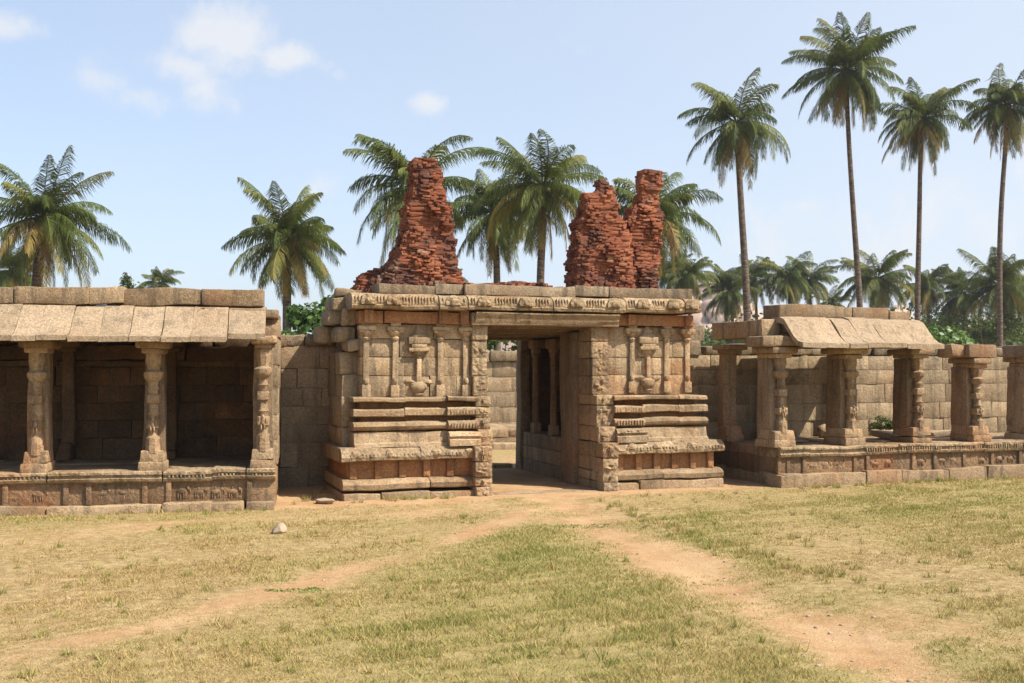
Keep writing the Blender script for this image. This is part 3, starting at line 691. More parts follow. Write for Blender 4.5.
brick_stack('brick_stump', [(2.72, 4.53, 5.0, .98, 1.40), (3.091, 4.49, 4.99, 0.99, 1.39), (3.472, 4.49, 5.03, 1.00, 1.39), (3.701, 4.49, 5.05, 1.01, 1.38), (3.961, 4.52, 5.07, 1.02, 1.38), (4.129, 4.61, 5.07, 1.02, 1.37), (4.174, 4.70, 5.05, 1.02, 1.37), (4.280, 4.74, 5.03, 1.03, 1.37), (4.480, 4.74, 5.05, 1.03, 1.36), (4.573, 4.72, 5.07, 1.04, 1.36), (4.666, 4.74, 5.08, 1.04, 1.36)], 'slender red brick pillar stump with a moulded head, rightmost on the gateway', 3)
brick_stack('brick_stump', [(2.66, .42, .95, 1.22, 1.75), (2.82, .44, .93, 1.22, 1.74), (2.93, .47, .92, 1.24, 1.72), (3.0, .56, .90, 1.26, 1.68), (3.06, .68, .88, 1.28, 1.6)], 'low dark broken brickwork at the foot of the tall stump', 4)
mb = MB(); rr = random.Random(4)
for i in range(900):
    s = rr.uniform(.62, 5.15); y = rr.uniform(.62, 2.3)
    top = 2.81+.07*math.exp(-((s-2.4)/.9)**2)*min(1, (y-.55)/.4)+.03*math.sin(s*5)+.02*rr.random()
    a = rr.uniform(0, 3.14); c, q = math.cos(a), math.sin(a); w, d, h = rr.uniform(.03, .09), rr.uniform(.02, .05), rr.uniform(.012, .025)
    mb.block(s-w, s+w, y-d, y+d, top-h, top+h, ch=.006, amp=.008, seg=.2, freq=11., rot=[[c, -q, 0], [q, c, .0], [0, 0, 1]])
mb.block(.6, 5.15, .62, 2.6, 2.72, 2.805, ch=.02, amp=.015, seg=.2)
mb.block(1.7, 3.5, .8, 2.2, 2.79, 2.855, ch=.03, amp=.02, seg=.12)
mb.build('brick_rubble', 'brick', G, 40)

# ------------------------------------------------------------------ pavilions
def pav_pillar(P, s, y, z0, z1, seed, w=.24, pier_y=.26, colon=True, cap_w=.62, cap=True, flare=.05, mats=('pier', 'pillar')):
    rr = random.Random(seed)
    m = MB(); yb = y+.04
    m.block(s-w/2-flare*.4, s+w/2+flare*.4, yb, yb+pier_y+.03, z0+.20, z1-.14, ch=.016, amp=.010, seg=.12, r=rr.random(), taper=.10)
    p = m.build('pillar', mats[0], P)
    m = MB(); m.block(s-w/2-flare, s+w/2+flare, y-.12, yb+pier_y+.05, z0-.002, z0+.105, ch=.02, amp=.012, r=rr.random(), taper=.04); m.block(s-w/2-flare*.7, s+w/2+flare*.7, y-.10, yb+pier_y+.03, z0+.107, z0+.24, ch=.02, amp=.010, taper=.10)
    m.build('base', mats[1], p)
    if colon:
        m = MB(); H = z1-z0; q = lambda t: z0+t*H
        m.lathe(s, y-.01, [(.085, q(.13)), (.088, q(.19)), (.078, q(.22)), (.085, q(.25)), (.06, q(.275)), (.058, q(.42)), (.072, q(.435)), (.058, q(.45)), (.055, q(.62)), (.07, q(.635)), (.055, q(.65)), (.058, q(.685)), (.092, q(.70)), (.112, q(.725)), (.115, q(.755)), (.07, q(.775)), (.075, q(.80)), (.095, q(.84)), (.088, q(.905))], 8, amp=.005, rot=.39)
        for zt in (.36, .55): m.block(s-.07, s+.07, y-.085, y+.05, q(zt)-.05, q(zt)+.05, ch=.012, amp=.006); 
        figures(m, s-.06, s+.06, y-.085, q(.29), q(.42), .12, seed, 'person', .02)
        m.build('colonnette', 'pillar', p, 40)
    if cap:
        m = MB()
        m.block(s-cap_w*.34, s+cap_w*.34, y-.10, yb+pier_y, z1-.15, z1-.085, ch=.02, amp=.008)
        m.block(s-cap_w/2, s+cap_w/2, y-.15, yb+pier_y+.05, z1-.088, z1, ch=.03, amp=.010)
        m.build('capital', mats[1], p)
    return p
def plinth(P, s0, s1, depth, zt, zm, zb, joints, pj, seed, end_left=False, end_right=False):
    rr = random.Random(seed)
    m = MB()
    for a, b in zip(joints[:-1], joints[1:]):
        m.block(a+.004, b-.004, -.07+rr.uniform(-.025, .02), depth, -.12, zb+rr.uniform(-.01, .012), ch=.022, amp=.012)
    m.build('plinth_step', 'granite', P)
    m = MB()
    for a, b in zip(pj[:-1], pj[1:]):
        m.block(a+.003, b-.003, .06+rr.uniform(-.006, .006), depth, zb-.03, zm+.015, ch=.008, amp=.005)
        if b-a > .3: figures(m, a+.05, b-.05, .062, zb+.035, zm-.015, .20, seed+int(a*10), 'animal', .016)
        m.block(a-.03, a+.03, .035, .10, zb-.005, zm+.012, ch=.008, amp=.004)
    m.build('relief_panel', 'frieze', P)
    m = MB()
    for a, b in zip(joints[:-1], joints[1:]):
        dj = rr.uniform(-.012, .012); zz = zt+rr.uniform(-.006, .006)
        m.sweep(a+.004, b-.004, [(.75, zm), (.05+dj, zm), (.012+dj, zm+.02), (.0+dj, zm+.05), (.028+dj, zm+.06), (.028+dj, zt-.045), (0+dj, zt-.04), (0+dj, zz-.012), (.015+dj, zz), (.75, zz)], amp=.008)
        if rr.random() < .85: dentils(m, a+.06, b-.06, .004+dj, .05, zm+.052, zt-.042, .044, .5)
    m.build('plinth_cap', 'carved', P)
    m = MB(); y = .755
    while y < depth-.1:
        e = min(y+rr.uniform(.5, .8), depth); x = s0+.02
        while x < s1-.02:
            q = min(x+rr.uniform(.6, 1.1), s1-.02); m.block(x+.003, q-.003, y+.003, e-.003, zm, zt-.008+rr.uniform(-.012, .012), ch=.012, amp=.008); x = q
        y = e
    m.build('floor', 'granite', P)
OGEE = [(.42, 2.425), (.22, 2.43), (.10, 2.395), (.02, 2.315), (-.06, 2.225), (-.14, 2.14), (-.24, 2.07), (-.36, 2.04)]
def eave(P, a, b, prof, th, dz=0, dy=0, amp=.007, r=None):
    up = [(y+dy, z+dz) for y, z in prof]; nq = len(prof)-1; dn = [(y+.02*(1-i/nq)+dy, z-th*(1-.22*i/nq)+dz) for i, (y, z) in enumerate(prof)][::-1]
    m = MB(); m.sweep(a+.0035, b-.0035, up+dn, amp=amp, seg=.09, r=r); return m.build('eave_slab', 'eave', P, 40)

# left pavilion -----------------------------------------------------
L = empty('colonnaded_pavilion', (-2.817, 12.748, 0), R(11.19), 'open stone pavilion left of the gateway with dark inside and full curved eaves', 'pavilion', 'pillared pavilions beside the gateway')
plinth(L, -4.6, 0, 2.2, .48, .345, .105, [-4.6, -3.3, -2.55, -1.28, -.72, -.335, 0], [-4.6, -3.9, -3.0, -2.35, -2.1, -1.48, -1.22, -.30, 0], 31)
for i, s in enumerate((-3.95, -2.70, -1.41, -.15)): pav_pillar(L, s, .17, .48, 2.0 if i < 3 else 2.06, 50+i, w=.20, pier_y=.20, cap_w=.38 if i < 3 else .30)
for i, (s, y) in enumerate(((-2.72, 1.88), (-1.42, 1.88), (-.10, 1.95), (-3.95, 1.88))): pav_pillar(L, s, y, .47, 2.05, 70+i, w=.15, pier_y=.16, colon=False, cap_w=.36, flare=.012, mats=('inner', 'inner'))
m = MB()
m.block(-4.6, -1.43, .12, .42, 2.005, 2.20, ch=.02, amp=.01); m.block(-1.42, .0, .16, .42, 2.065, 2.22, ch=.02, amp=.012)
m.build('front_beam', 'pier', L)
m = MB()
for s in (-2.70, -1.41): m.block(s-.13, s+.13, .43, 2.1, 2.02, 2.22, ch=.02, amp=.01)
m.block(-.24, .03, .30, 2.12, 2.07, 2.285, ch=.02, amp=.010)
m.build('cross_beam', 'granite', L)
m = MB(); x = -4.6
for q in (-3.8, -3.2, -2.68, -2.1, -1.41, -.9): m.block(x+.004, q-.004, .10, 2.2, 2.225, 2.36+random.uniform(-.01, .01), ch=.015, amp=.01, seg=.25); x = q
m.block(-.896, .01, .10, 1.94, 2.29, 2.39, ch=.02, amp=.012)
m.build('roof_slab', 'pier', L)
m = MB(); jx = [-4.5, -3.9, -2.955, -2.13, -1.75, -.86, -.14]
for a, b in zip(jx[:-1], jx[1:]): m.block(a+.004, b-.004, .14+random.uniform(-.02, .02), .62, 2.43, 2.615+random.uniform(-.012, .014), ch=.02, amp=.012, seg=.09)
m.build('parapet_course', 'granite', L)
ej = [-4.5, -4.15, -3.8, -3.45, -3.13, -2.86, -2.60, -2.275, -1.95, -1.625, -1.28, -.95, -.55]
for i, (a, b) in enumerate(zip(ej[:-1], ej[1:])):
    eave(L, a, b, [(y, z+.0) for y, z in OGEE], .075, dz=random.uniform(-.006, .006), dy=random.uniform(-.010, .010))
eave(L, -.545, -.115, [(.42, 2.425), (.22, 2.43), (.12, 2.40), (.03, 2.32), (-.05, 2.22), (-.12, 2.14), (-.18, 2.09)], .085, dz=-.005)
m = MB()
courses(m, -4.7, .02, 2.15, 2.5, [.30, .74, .98, 1.22, 1.45, 1.70, 1.78], .4, .95, ch=.010, amp=.007, jit=.012, seed=12)
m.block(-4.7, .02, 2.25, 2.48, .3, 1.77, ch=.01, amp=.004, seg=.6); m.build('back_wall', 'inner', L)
m = MB(); courses(m, .46, 2.14, -.02, .20, [.49, .80, 1.10, 1.42], .35, .5, seed=77); courses(m, 1.45, 2.14, -.02, .20, [1.42, 1.72], .3, .5, seed=78); courses(m, .46, 2.14, -.02, .20, [1.72, 2.05], .5, .8, seed=79); courses(m, .46, .62, -.02, .20, [1.42, 1.72], .1, .2, seed=80); v = np.concatenate(m.v); v = v[:, [1, 0, 2]]; v[:, 0] *= -1; m.v = [v]; m.block(-.17, -.01, .48, 2.13, .5, 1.40, ch=.01, seg=.5); m.f = [f[::1] for f in m.f]; m.build('sun_block_wall', 'wall', L)  # added wall, shaped to keep sun off the back wall; opening lights the floor
m = MB()
for a, b in ((-4.7, -2.5), (-2.49, -1.25), (-1.24, .02)): m.block(a, b, 2.06, 2.4, 1.785, 1.98, ch=.02, amp=.014, seg=.1)
for a, b in ((-4.7, -3.2), (-3.19, -1.8), (-1.79, -.9), (-.89, .02)): m.block(a, b, 2.18, 2.5, 1.985, 2.215, ch=.03, amp=.03, seg=.08, freq=9)
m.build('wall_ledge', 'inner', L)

# right pavilion ----------------------------------------------------
RP = empty('ruined_colonnade', (3.82, 15.229, 0), R(19.725), 'partly roofless pavilion right of the gateway with a short curved eave and bare pillars', 'pavilion', 'pillared pavilions beside the gateway')
plinth(RP, 0, 6.2, 2.05, .555, .40, .175, [0, .50, 1.42, 2.05, 2.92, 3.66, 4.5, 5.3, 6.2], [0, .15, .42, 1.30, 1.52, 2.35, 2.75, 3.30, 3.85, 4.4, 5.0, 6.2], 33)
m = MB(); m.block(-.06, .9, -.09, .3, -.1, .17, ch=.02, amp=.01)
m.build('corner_step', 'granite', RP)
ps = [(.12, 1.985), (1.33, 1.98), (2.55, 1.98), (3.68, 1.845), (4.80, 1.86), (5.9, 1.86)]
for i, (s, z1) in enumerate(ps):
    pav_pillar(RP, s, .18, .55, z1, 90+i, w=.27, pier_y=.32, cap_w=.44 if i < 3 else .38)
m = MB(); m.block(-.26, .40, .02, .52, 1.99, 2.135, ch=.04, amp=.012); m.build('corner_bracket', 'granite', RP)
m = MB(); m.block(3.40, 3.95, .03, .50, 1.85, 2.06, ch=.02, amp=.010); m.block(3.16, 3.395, .12, .46, 1.86, 2.05, ch=.05, amp=.02); m.build('beam_stub', 'pier', RP)
m = MB(); m.block(4.50, 5.2, .03, .50, 1.865, 2.06, ch=.02, amp=.010); m.build('beam_stub', 'pier', RP)
for i, (s, y) in enumerate(((.13, 1.52), (.98, 1.75), (2.5, 1.75))): pav_pillar(RP, s, y, .55, 2.06, 110+i, w=.20, pier_y=.14, colon=(i == 1), cap_w=.42)
m = MB(); m.block(-.10, .22, .30, 1.72, 2.14, 2.40, ch=.02, amp=.010)
m.build('end_beam', 'granite', RP)
m = MB(); m.block(.41, 2.70, .10, .46, 1.99, 2.18, ch=.02, amp=.010); m.block(1.2, 1.46, .47, 1.9, 2.0, 2.2, ch=.02, amp=.01); m.block(2.42, 2.68, .47, 1.9, 2.0, 2.2, ch=.02, amp=.01)
m.build('front_beam', 'pier', RP)
m = MB()
for a, b in ((.23, .9), (.9, 1.5), (1.5, 2.05), (2.05, 2.64)): m.block(a+.004, b-.004, .12, 1.72, 2.21, 2.38+random.uniform(-.01, .01), ch=.015, amp=.01, seg=.25)
m.build('roof_slab', 'pier', RP)
m = MB()
for a, b, z in ((.25, 1.55, 2.625), (1.55, 2.22, 2.62), (2.23, 2.62, 2.56)): m.block(a+.004, b-.004, .40, .85, 2.43, z, ch=.02, amp=.012, seg=.09)
m.build('parapet_course', 'granite', RP)
ej = [.13, .52, .93, 1.24, 1.62, 1.93, 2.27, 2.60]
for i, (a, b) in enumerate(zip(ej[:-1], ej[1:])): eave(RP, a, b, OGEE, .085, dz=random.uniform(-.008, .008), dy=random.uniform(-.010, .010))

# ------------------------------------------------------------------ enclosure walls
def wall(name, loc, rz, label, fn):
    E_ = empty(name, loc, rz, label, 'wall', 'enclosure wall sections'); fn(E_); return E_
def wl(E_):
    m = MB(); m.block(-6, 1.25, 2.62, 2.96, -.1, 2.02, ch=.02, seg=.6); courses(m, -6, 1.25, 2.52, 3.0, [-.1, .28, .62, .88, 1.14, 1.40, 1.68, 2.0], .45, .95, ch=.009, amp=.006, jit=.008, seed=14)
    m.build('masonry', 'wall', E_)
    m = MB(); x = -6
    rr = random.Random(3)
    while x < 1.2:
        q = x+rr.uniform(.22, .5); m.block(x+.006, q-.006, 2.50+rr.uniform(-.02, .02), 2.98, 2.0, 2.14+rr.uniform(-.03, .03), ch=.035, amp=.02, seg=.08); x = q
    m.build('coping', 'grey', E_)
wall('enclosure_wall', (-2.817, 12.748, 0), R(11.19), 'shaded granite wall between the left pavilion and the gateway', wl)
def wr(E_):
    m = MB(); m.block(-1.2, 9.5, 2.2, 2.56, -.1, 1.93, ch=.02, seg=.6); courses(m, -1.2, 9.5, 2.08, 2.6, [-.1, .5, .82, 1.10, 1.42, 1.66, 1.90], .38, .95, ch=.008, amp=.005, jit=.012, seed=17)
    m.build('masonry', 'wall', E_)
    m = MB(); rr = random.Random(9); x = -1.2
    m.block(-1.1, -.12, 2.05, 2.5, 1.91, 2.12, ch=.03, amp=.02, seg=.1); m.block(-1.1, .0, 2.12, 2.5, 2.125, 2.38, ch=.03, amp=.018, seg=.1)
    x = 0
    while x < 9.4:
        q = x+rr.uniform(.3, .8); m.block(x+.006, q-.006, 2.10+rr.uniform(-.03, .03), 2.58, 1.90, 2.06+rr.uniform(-.05, .06), ch=.04, amp=.02, seg=.09); x = q
    m.build('coping', 'grey', E_)
wall('enclosure_wall', (3.82, 15.229, 0), R(19.725), 'weathered block wall running behind the right pavilion and its bare pillars', wr)
def wf(E_):
    m = MB(); courses(m, -7, 7, 0, .6, [-.1, .45, .8, 1.15, 1.5, 1.85], .6, 1.2, seed=19); courses(m, -7, 7, -.08, .55, [1.855, 2.12], .8, 1.6, seed=20, ch=.04, amp=.02)
    m.build('masonry', 'wall', E_)
    m = MB(); courses(m, -7, 7, -2.2, -.02, [-.1, .22, .42], .8, 1.5, seed=22, ch=.03, amp=.015); m.block(-7, 7, -2.7, -2.22, -.1, .13, ch=.03, amp=.01, seg=.5)
    m.build('platform', 'granite', E_)
wall('enclosure_wall', (1.0, 25.2, 0), R(8), 'far pale courtyard wall seen through the doorway', wf)

# ------------------------------------------------------------------ loose stones and small plants
def rock(name, loc, size, label, seed, mat='fieldstone', amp=.28, group=None, flat=False):
    m = MB(); m.blob((0, 0, 0), size, amp=amp, n=8, freq=1.9)
    m.blob((size[0]*.2, 0, -size[2]*.1), (size[0]*.8, size[1]*.7, size[2]*.9), amp=amp, n=8, freq=2.4)
    o = m.build(name, mat, None, 35); o.location = loc; o.rotation_euler = (0, 0, seed*1.3); tag(o, label, 'stone', group); return o
rock('loose_stone', (-2.35, 10.85, .045), (.085, .06, .06), 'small pale stone lying on the dry grass left of the faint path', 1)
rock('loose_stone', (-2.30, 13.30, .03), (.13, .09, .05), 'low brown stone on bare earth near the gateway\'s left corner', 2)
def rloc(s, d, z): 
    t = R(19.725); return (3.82+s*math.cos(t)-d*math.sin(t), 15.229+s*math.sin(t)+d*math.cos(t), z)
rock('fallen_block', rloc(2.04, 1.72, .64), (.15, .13, .12), 'rough brown boulder resting on the right pavilion floor', 3, 'granite', .2)
def slab(loc, size, rz, tilt, label):
    m = MB(); m.block(-size[0], size[0], -size[1], size[1], -size[2], size[2], ch=.02, amp=.02, seg=.1); o = m.build('fallen_slab', 'eave', None, 35); o.location = loc; o.rotation_euler = (tilt, 0, rz); tag(o, label, 'slab', 'broken slabs on the pavilion floor')
slab(rloc(2.98, 1.15, .62), (.36, .24, .045), R(30), .12, 'tilted pale slab lying between the eave\'s last pillar and the first bare pillar')
slab(rloc(4.25, 1.5, .60), (.34, .2, .04), R(8), -.06, 'flat broken slab under the wall between the two bare pillars')
slab(rloc(.75, 1.05, .575), (.32, .22, .02), R(24), 0, 'thin sunlit slab inside the corner of the right pavilion')

def leaf_cluster(mb, c, rad, n, size, seed, r0=.0, r1=1., shell=.55):
    g = np.random.default_rng(seed); u = g.normal(size=(n, 3)); u /= np.linalg.norm(u, axis=1, keepdims=True); u[:, 2] = np.where(u[:, 2] < -.5, -u[:, 2], u[:, 2])
    p = u*np.array(rad)*(shell+(1-shell)*g.random((n, 1)))*(1+.22*wob(u+seed, 2.3)[:, :1])+np.array(c)
    a = g.normal(size=(n, 3)); a -= (a*u).sum(1, keepdims=True)*u*.5; a /= np.linalg.norm(a, axis=1, keepdims=True); b = np.cross(a, u+g.normal(size=(n, 3))*.5); b /= np.linalg.norm(b, axis=1, keepdims=True)
    L = size*g.uniform(.6, 1.3, (n, 1)); w = L*.33
    v = np.stack([p-a*L*.5, p+b*w, p+a*L*.5, p-b*w], 1).reshape(-1, 3)
    mb.add(v, np.arange(4*n).reshape(n, 4), np.clip(g.uniform(r0, r1, n)*.7+.3*(wob(p, 1.5/size/8)[:, 0]*.5+.5), 0, 1))
def shrub(name, loc, lumps, n, size, label, cat='bush', mat='leaf', seed=0, group=None, r0=0., r1=1.):
    E_ = empty(name, loc, 0, label, cat, group); f = MB(); st = MB()
    for i, (c, rad) in enumerate(lumps):
        leaf_cluster(f, c, rad, n, size, seed*31+i, r0, r1)
        tube(st, [(c[0]*.3, c[1]*.3, -.05), (c[0]*.7, c[1]*.7, c[2]*.55), tuple(c)], [max(.012, size*.18), size*.12, size*.05], 5)
    st.build('stem', 'twig', E_); f.build('foliage', mat, E_, None); return E_
def tube(mb, pts, rad, sides=8, r=None):
    pts = np.array(pts, float); n = len(pts); P = []
    for i in range(n):
        t = pts[min(i+1, n-1)]-pts[max(i-1, 0)]; t /= np.linalg.norm(t)+1e-9; a = np.cross(t, (0.31, .95, .05)); a /= np.linalg.norm(a)+1e-9; b = np.cross(t, a)
        an = np.linspace(0, 2*math.pi, sides, endpoint=False); P.append(pts[i]+rad[i]*(np.cos(an)[:, None]*a+np.sin(an)[:, None]*b))
    F = [(i*sides+j, i*sides+(j+1) % sides, (i+1)*sides+(j+1) % sides, (i+1)*sides+j) for i in range(n-1) for j in range(sides)]
    F += [tuple(range(sides))[::-1], tuple((n-1)*sides+j for j in range(sides))]
    mb.add(np.concatenate(P), F, r)
shrub('weed_plant', rloc(3.2, 1.8, .54), [((0, 0, .20), (.17, .13, .16)), ((.13, -.03, .14), (.12, .1, .11)), ((-.12, 0, .13), (.11, .1, .11))], 230, .05, 'leafy green weed growing from the right pavilion floor', 'plant', 'dull_leaf', 3)
shrub('weed_plant', (-1.62, 8.02, 0), [((0, 0, .006), (.20, .10, .022)), ((.14, .05, .004), (.12, .07, .02)), ((-.15, -.03, .004), (.10, .05, .018))], 120, .022, 'low bright green weed patch beside the faint side path', 'plant', 'weed', 4, r0=.2)
shrub('weed_plant', (.62, 11.35, 0), [((0, 0, .004), (.22, .09, .018)), ((.3, .05, .004), (.12, .06, .016))], 80, .022, 'small green creeper on the bare earth before the doorway', 'plant', 'weed', 5, r0=.2)

# bushes behind the walls
shrub('green_bush', (11.6, 29, 0), [((0, 0, 2.1), (1.0, .8, .75)), ((-.75, 0, 2.35), (.6, .6, .45)), ((.8, .2, 1.9), (.7, .6, .7)), ((.1, 0, 1.0), (1.3, .9, 1.0))], 900, .15, 'bright green bush rising over the wall beside the last eave', 'bush', 'leaf', 11, r0=.25)
shrub('green_bush', (-4.55, 26.5, 0), [((-.25, 0, 2.6), (.75, .7, .75)), ((.15, .2, 3.05), (.5, .5, .5)), ((-.3, 0, 1.3), (.8, .7, 1.0)), ((.55, 0, 2.4), (.5, .5, .8)), ((-.75, .1, 2.9), (.35, .4, .35))], 1000, .15, 'leafy green tree bush behind the gap wall left of the gateway', 'bush', 'leaf', 12, r0=.1)
shrub('green_bush', (-5.55, 25.5, 0), [((0, 0, 2.2), (.6, .5, .42)), ((-.6, 0, 2.15), (.5, .5, .3)), ((0, 0, 1.0), (1.0, .6, .9))], 700, .13, 'low yellow-green hedge top just above the gap wall', 'bush', 'leaf', 13, r0=.5)
shrub('dark_bush', (-3.95, 27.5, 0), [((0, 0, 2.6), (.55, .5, .9)), ((0, 0, 1.2), (.7, .6, 1.0))], 900, .15, 'dark shaded bush against the gateway\'s broken left shoulder', 'bush', 'dull_leaf', 14, r1=.5)
shrub('green_bush', (-.2, 33, 0), [((0, 0, 2.7), (1.1, .8, .5)), ((-.9, 0, 2.5), (.6, .6, .4)), ((.9, 0, 2.5), (.7, .6, .5)), ((0, 0, 1.2), (1.4, .8, 1.2))], 700, .18, 'pale green bush showing above the far wall through the doorway', 'bush', 'leaf', 15)

# ------------------------------------------------------------------ coconut palms
def frond(mb, az, el, L, droop, seed, r0, ll=1.06, npair=80):
    g = random.Random(seed); n = 14; pts = [np.zeros(3)]; h = np.array([math.cos(az), math.sin(az), 0]); side0 = np.array([-math.sin(az), math.cos(az), 0]); tw = g.gauss(0, .38)
    dirs = []; roll = g.uniform(-1., 1.); e_tip = el-.5*droop
    for i in range(n):
        t = (i+.5)/n; e = max(el-droop*t**1.5, -1.5); hh = h+side0*tw*t; hh /= np.linalg.norm(hh); d = hh*math.cos(e)+np.array([0, 0, math.sin(e)]); dirs.append(d); pts.append(pts[-1]+d*L/n)
    pts = np.array(pts); dirs.append(dirs[-1]); dirs = np.array(dirs)
    pts[:, :2] += h[:2]*.08
    tube(mb, pts[::2], np.linspace(.045, .010, len(pts[::2])), 4, min(1., r0+.15))
    V = []; Rr = []
    for s in (-1, 1):
        gap = g.uniform(.2, .9)
        for k in range(npair):
            t = .12+.88*(k+g.random()*.6)/npair
            if abs(t-gap) < .02: continue
            x = t*n; i = min(int(x), n-1); f = x-i; p = pts[i]*(1-f)+pts[i+1]*f; d = dirs[i]
            sd = np.cross(d, (0, 0, 1)); nn = np.linalg.norm(sd); sd = sd/nn if nn > .2 else side0; up = np.cross(sd, d); rl = roll*t
            sd = (sd*math.cos(rl)+up*math.sin(rl))*s
            l = ll*(math.sin(math.pi*(.20+.74*t))**.7)*g.uniform(.78, 1.12); sw = .62+.75*t*t+.5*max(0, math.sin(e_tip))
            v1 = sd*.9+d*(sw+g.uniform(-.16, .16))+up*(.20-.25*t+g.uniform(-.15, .15)); v1 /= np.linalg.norm(v1); v1 = v1+np.array([0, 0, -.30-.22*g.random()]); v1 /= np.linalg.norm(v1)
            v2 = v1*.62+d*.12+np.array([g.uniform(-.25, .25), g.uniform(-.25, .25), -.7-.8*g.random()]); v2 /= np.linalg.norm(v2)
            w = .022*g.uniform(.7, 1.3); wv = d*w
            m_ = p+v1*l*.5; q = m_+v2*l*.55
            V += [p-wv*.6, p+wv*.6, m_+wv, m_-wv, q]; Rr.append(min(1, max(0, r0+g.gauss(0, .09)+.10*(t > .85)*g.random())))
    n0 = len(Rr); V = np.array(V); b = np.arange(n0)*5
    F = [[i, i+1, i+2, i+3] for i in b]+[[i+3, i+2, i+4] for i in b]
    mb.add(V, F, Rr+Rr)
def crown_mesh(seed, nf=50, L=3.8, top=R(76), bottom=R(-76), old=.34):
    g = random.Random(seed); mb = MB(); nf = nf+g.randint(-6, 8); bottom += g.uniform(-.1, .25); sag = g.uniform(.8, 1.25); miss = g.uniform(0, 6.28); L *= g.uniform(.95, 1.08)
    for k in range(nf):
        t = (k+.5)/nf; az = k*2.39996+g.uniform(-.6, .6)+seed; el = top+(bottom-top)*(t**.95)+g.uniform(-.34, .30); el = min(el, 1.34)
        if .2 < t < .7 and abs((az-miss+math.pi) % (2*math.pi)-math.pi) < .35 and g.random() < .6: continue
        ln = L*(.98 if t < .25 else 1.04-.10*t)*g.choice((1, 1, 1, .8))*g.uniform(.74, 1.14)
        dr = (.75+.75*g.random()) if t < .3 else (1.0+.7*g.random() if t < .7 else .5+.5*g.random())
        dr *= sag; r0 = .10+.36*g.random()+.14*(t < .15)
        if t > 1-old: r0 = g.choice((.45, .58, .70, .82, .25, .3))
        if t > .94: r0 = g.uniform(.8, 1); el = -1.3; dr = .2
        elif t > .6 and g.random() < .25: r0 = g.uniform(.6, .9)
        frond(mb, az, el, ln, dr, seed*101+k, r0)
    return mb
CROWNS = {}
def palm(name, trunk, cradius, label, seed, r_base=.15, r_top=.11, group='coconut palms behind the walls', nuts=True, crown=None, lod=0, old=.25, **kw):
    """trunk: world points from the ground up; the crown sits on the last one"""
    b = trunk[0]; E_ = empty(name, (b[0], b[1], 0), 0, label, 'palm tree', group)
    P = np.array(trunk, float)-np.array([b[0], b[1], 0])
    # smooth the bends
    tt = np.linspace(0, 1, len(P)); ts_ = np.linspace(0, 1, 15); Q = np.stack([np.interp(ts_, tt, P[:, i]) for i in range(3)], 1)
    for _ in range(3): Q[1:-1] = (Q[:-2]+2*Q[1:-1]+Q[2:])/4
    rad = r_top+(r_base-r_top)*(1-ts_)**1.2; rad[0] *= 1.35
    rad = rad*(1+.05*np.sin(ts_*90+seed))
    mb = MB(); tube(mb, Q, rad, 9); mb.build('trunk', 'trunk', E_, 50)
    key = crown if crown is not None else seed
    if key not in CROWNS:
        CROWNS[key] = crown_mesh(key, old=old, **kw).build('crown', 'frond', E_, None); c = CROWNS[key]
    else:
        c = CROWNS[key].copy(); col.objects.link(c); c.parent = E_
    c.location = tuple(Q[-1]); s = cradius/3.4*.96; c.scale = (s, s, s); c.rotation_euler = (random.uniform(-.14, .14), random.uniform(-.14, .14), seed*.9)
    if nuts:
        g = random.Random(seed); mb = MB()
        for k in range(9):
            a = g.uniform(0, 6.28); mb.blob(Q[-1]+np.array([.24*math.cos(a), .24*math.sin(a), -.18-g.random()*.28]), (.11, .11, .14), n=5, amp=.05)
        mb.build('coconut_cluster', 'coconut', E_, 50)
    return E_
def px(x, y, Y):      # a direction of the survey photograph turned into a place Y metres ahead
    f = 1068.93; p = R(1.561); a = (x-512)/f; b = (341.5-y)/f; ry = math.cos(p)-b*math.sin(p); k = Y/ry
    return (a*k, Y, 1.65+(math.sin(p)+b*math.cos(p))*k)
def trunk_at(pts, Y, lean=None):
    q = [px(x, y, Y) for x, y in pts]; b = q[0]; return [(b[0]+(lean or 0), Y, -.1)]+q
def rad_px(r, Y): return r*Y/1068.93
palm('coconut_palm', trunk_at([(748, 325), (745, 262), (741, 205), (738, 150), (737, 122)], 52), rad_px(63, 52), 'full crowned coconut palm standing right of the slender brick pillar', 1, .19, .13)
palm('coconut_palm', trunk_at([(861, 310), (856, 250), (852, 190), (848, 130), (846, 70)], 58), rad_px(62, 58), 'tallest coconut palm with a slim straight trunk above the short eave', 2, .18, .12)
palm('coconut_palm', trunk_at([(917, 310), (919, 240), (920, 180), (921, 118)], 60), rad_px(54, 60), 'slim coconut palm between the tallest palm and the bent palm at the right edge', 3, .18, .12)
palm('coconut_palm', trunk_at([(1000, 330), (999, 250), (1002, 190), (1006, 145), (1007, 105)], 60), rad_px(52, 60), 'coconut palm at the right edge with a bent slender trunk', 4, .18, .12)
palm('coconut_palm', trunk_at([(36, 285), (40, 255), (43, 218)], 42), rad_px(72, 42), 'dense coconut palm at the left edge with drooping yellowing fronds', 5, .22, .17, old=.4)
palm('coconut_palm', trunk_at([(287, 320), (287, 280), (288, 238)], 42), rad_px(70, 42), 'leafy coconut palm standing alone above the left pavilion\'s right end', 6, .19, .14, old=.35)
palm('coconut_palm', trunk_at([(422, 285), (420, 240), (415, 186)], 38), rad_px(76, 38), 'coconut palm directly behind the tall tapering brick stump', 18, .16, .12)
palm('coconut_palm', trunk_at([(497, 275), (496, 250), (494, 212)], 44), rad_px(62, 44), 'smaller coconut palm left in the pair showing between the brick stumps', 8, .16, .12)
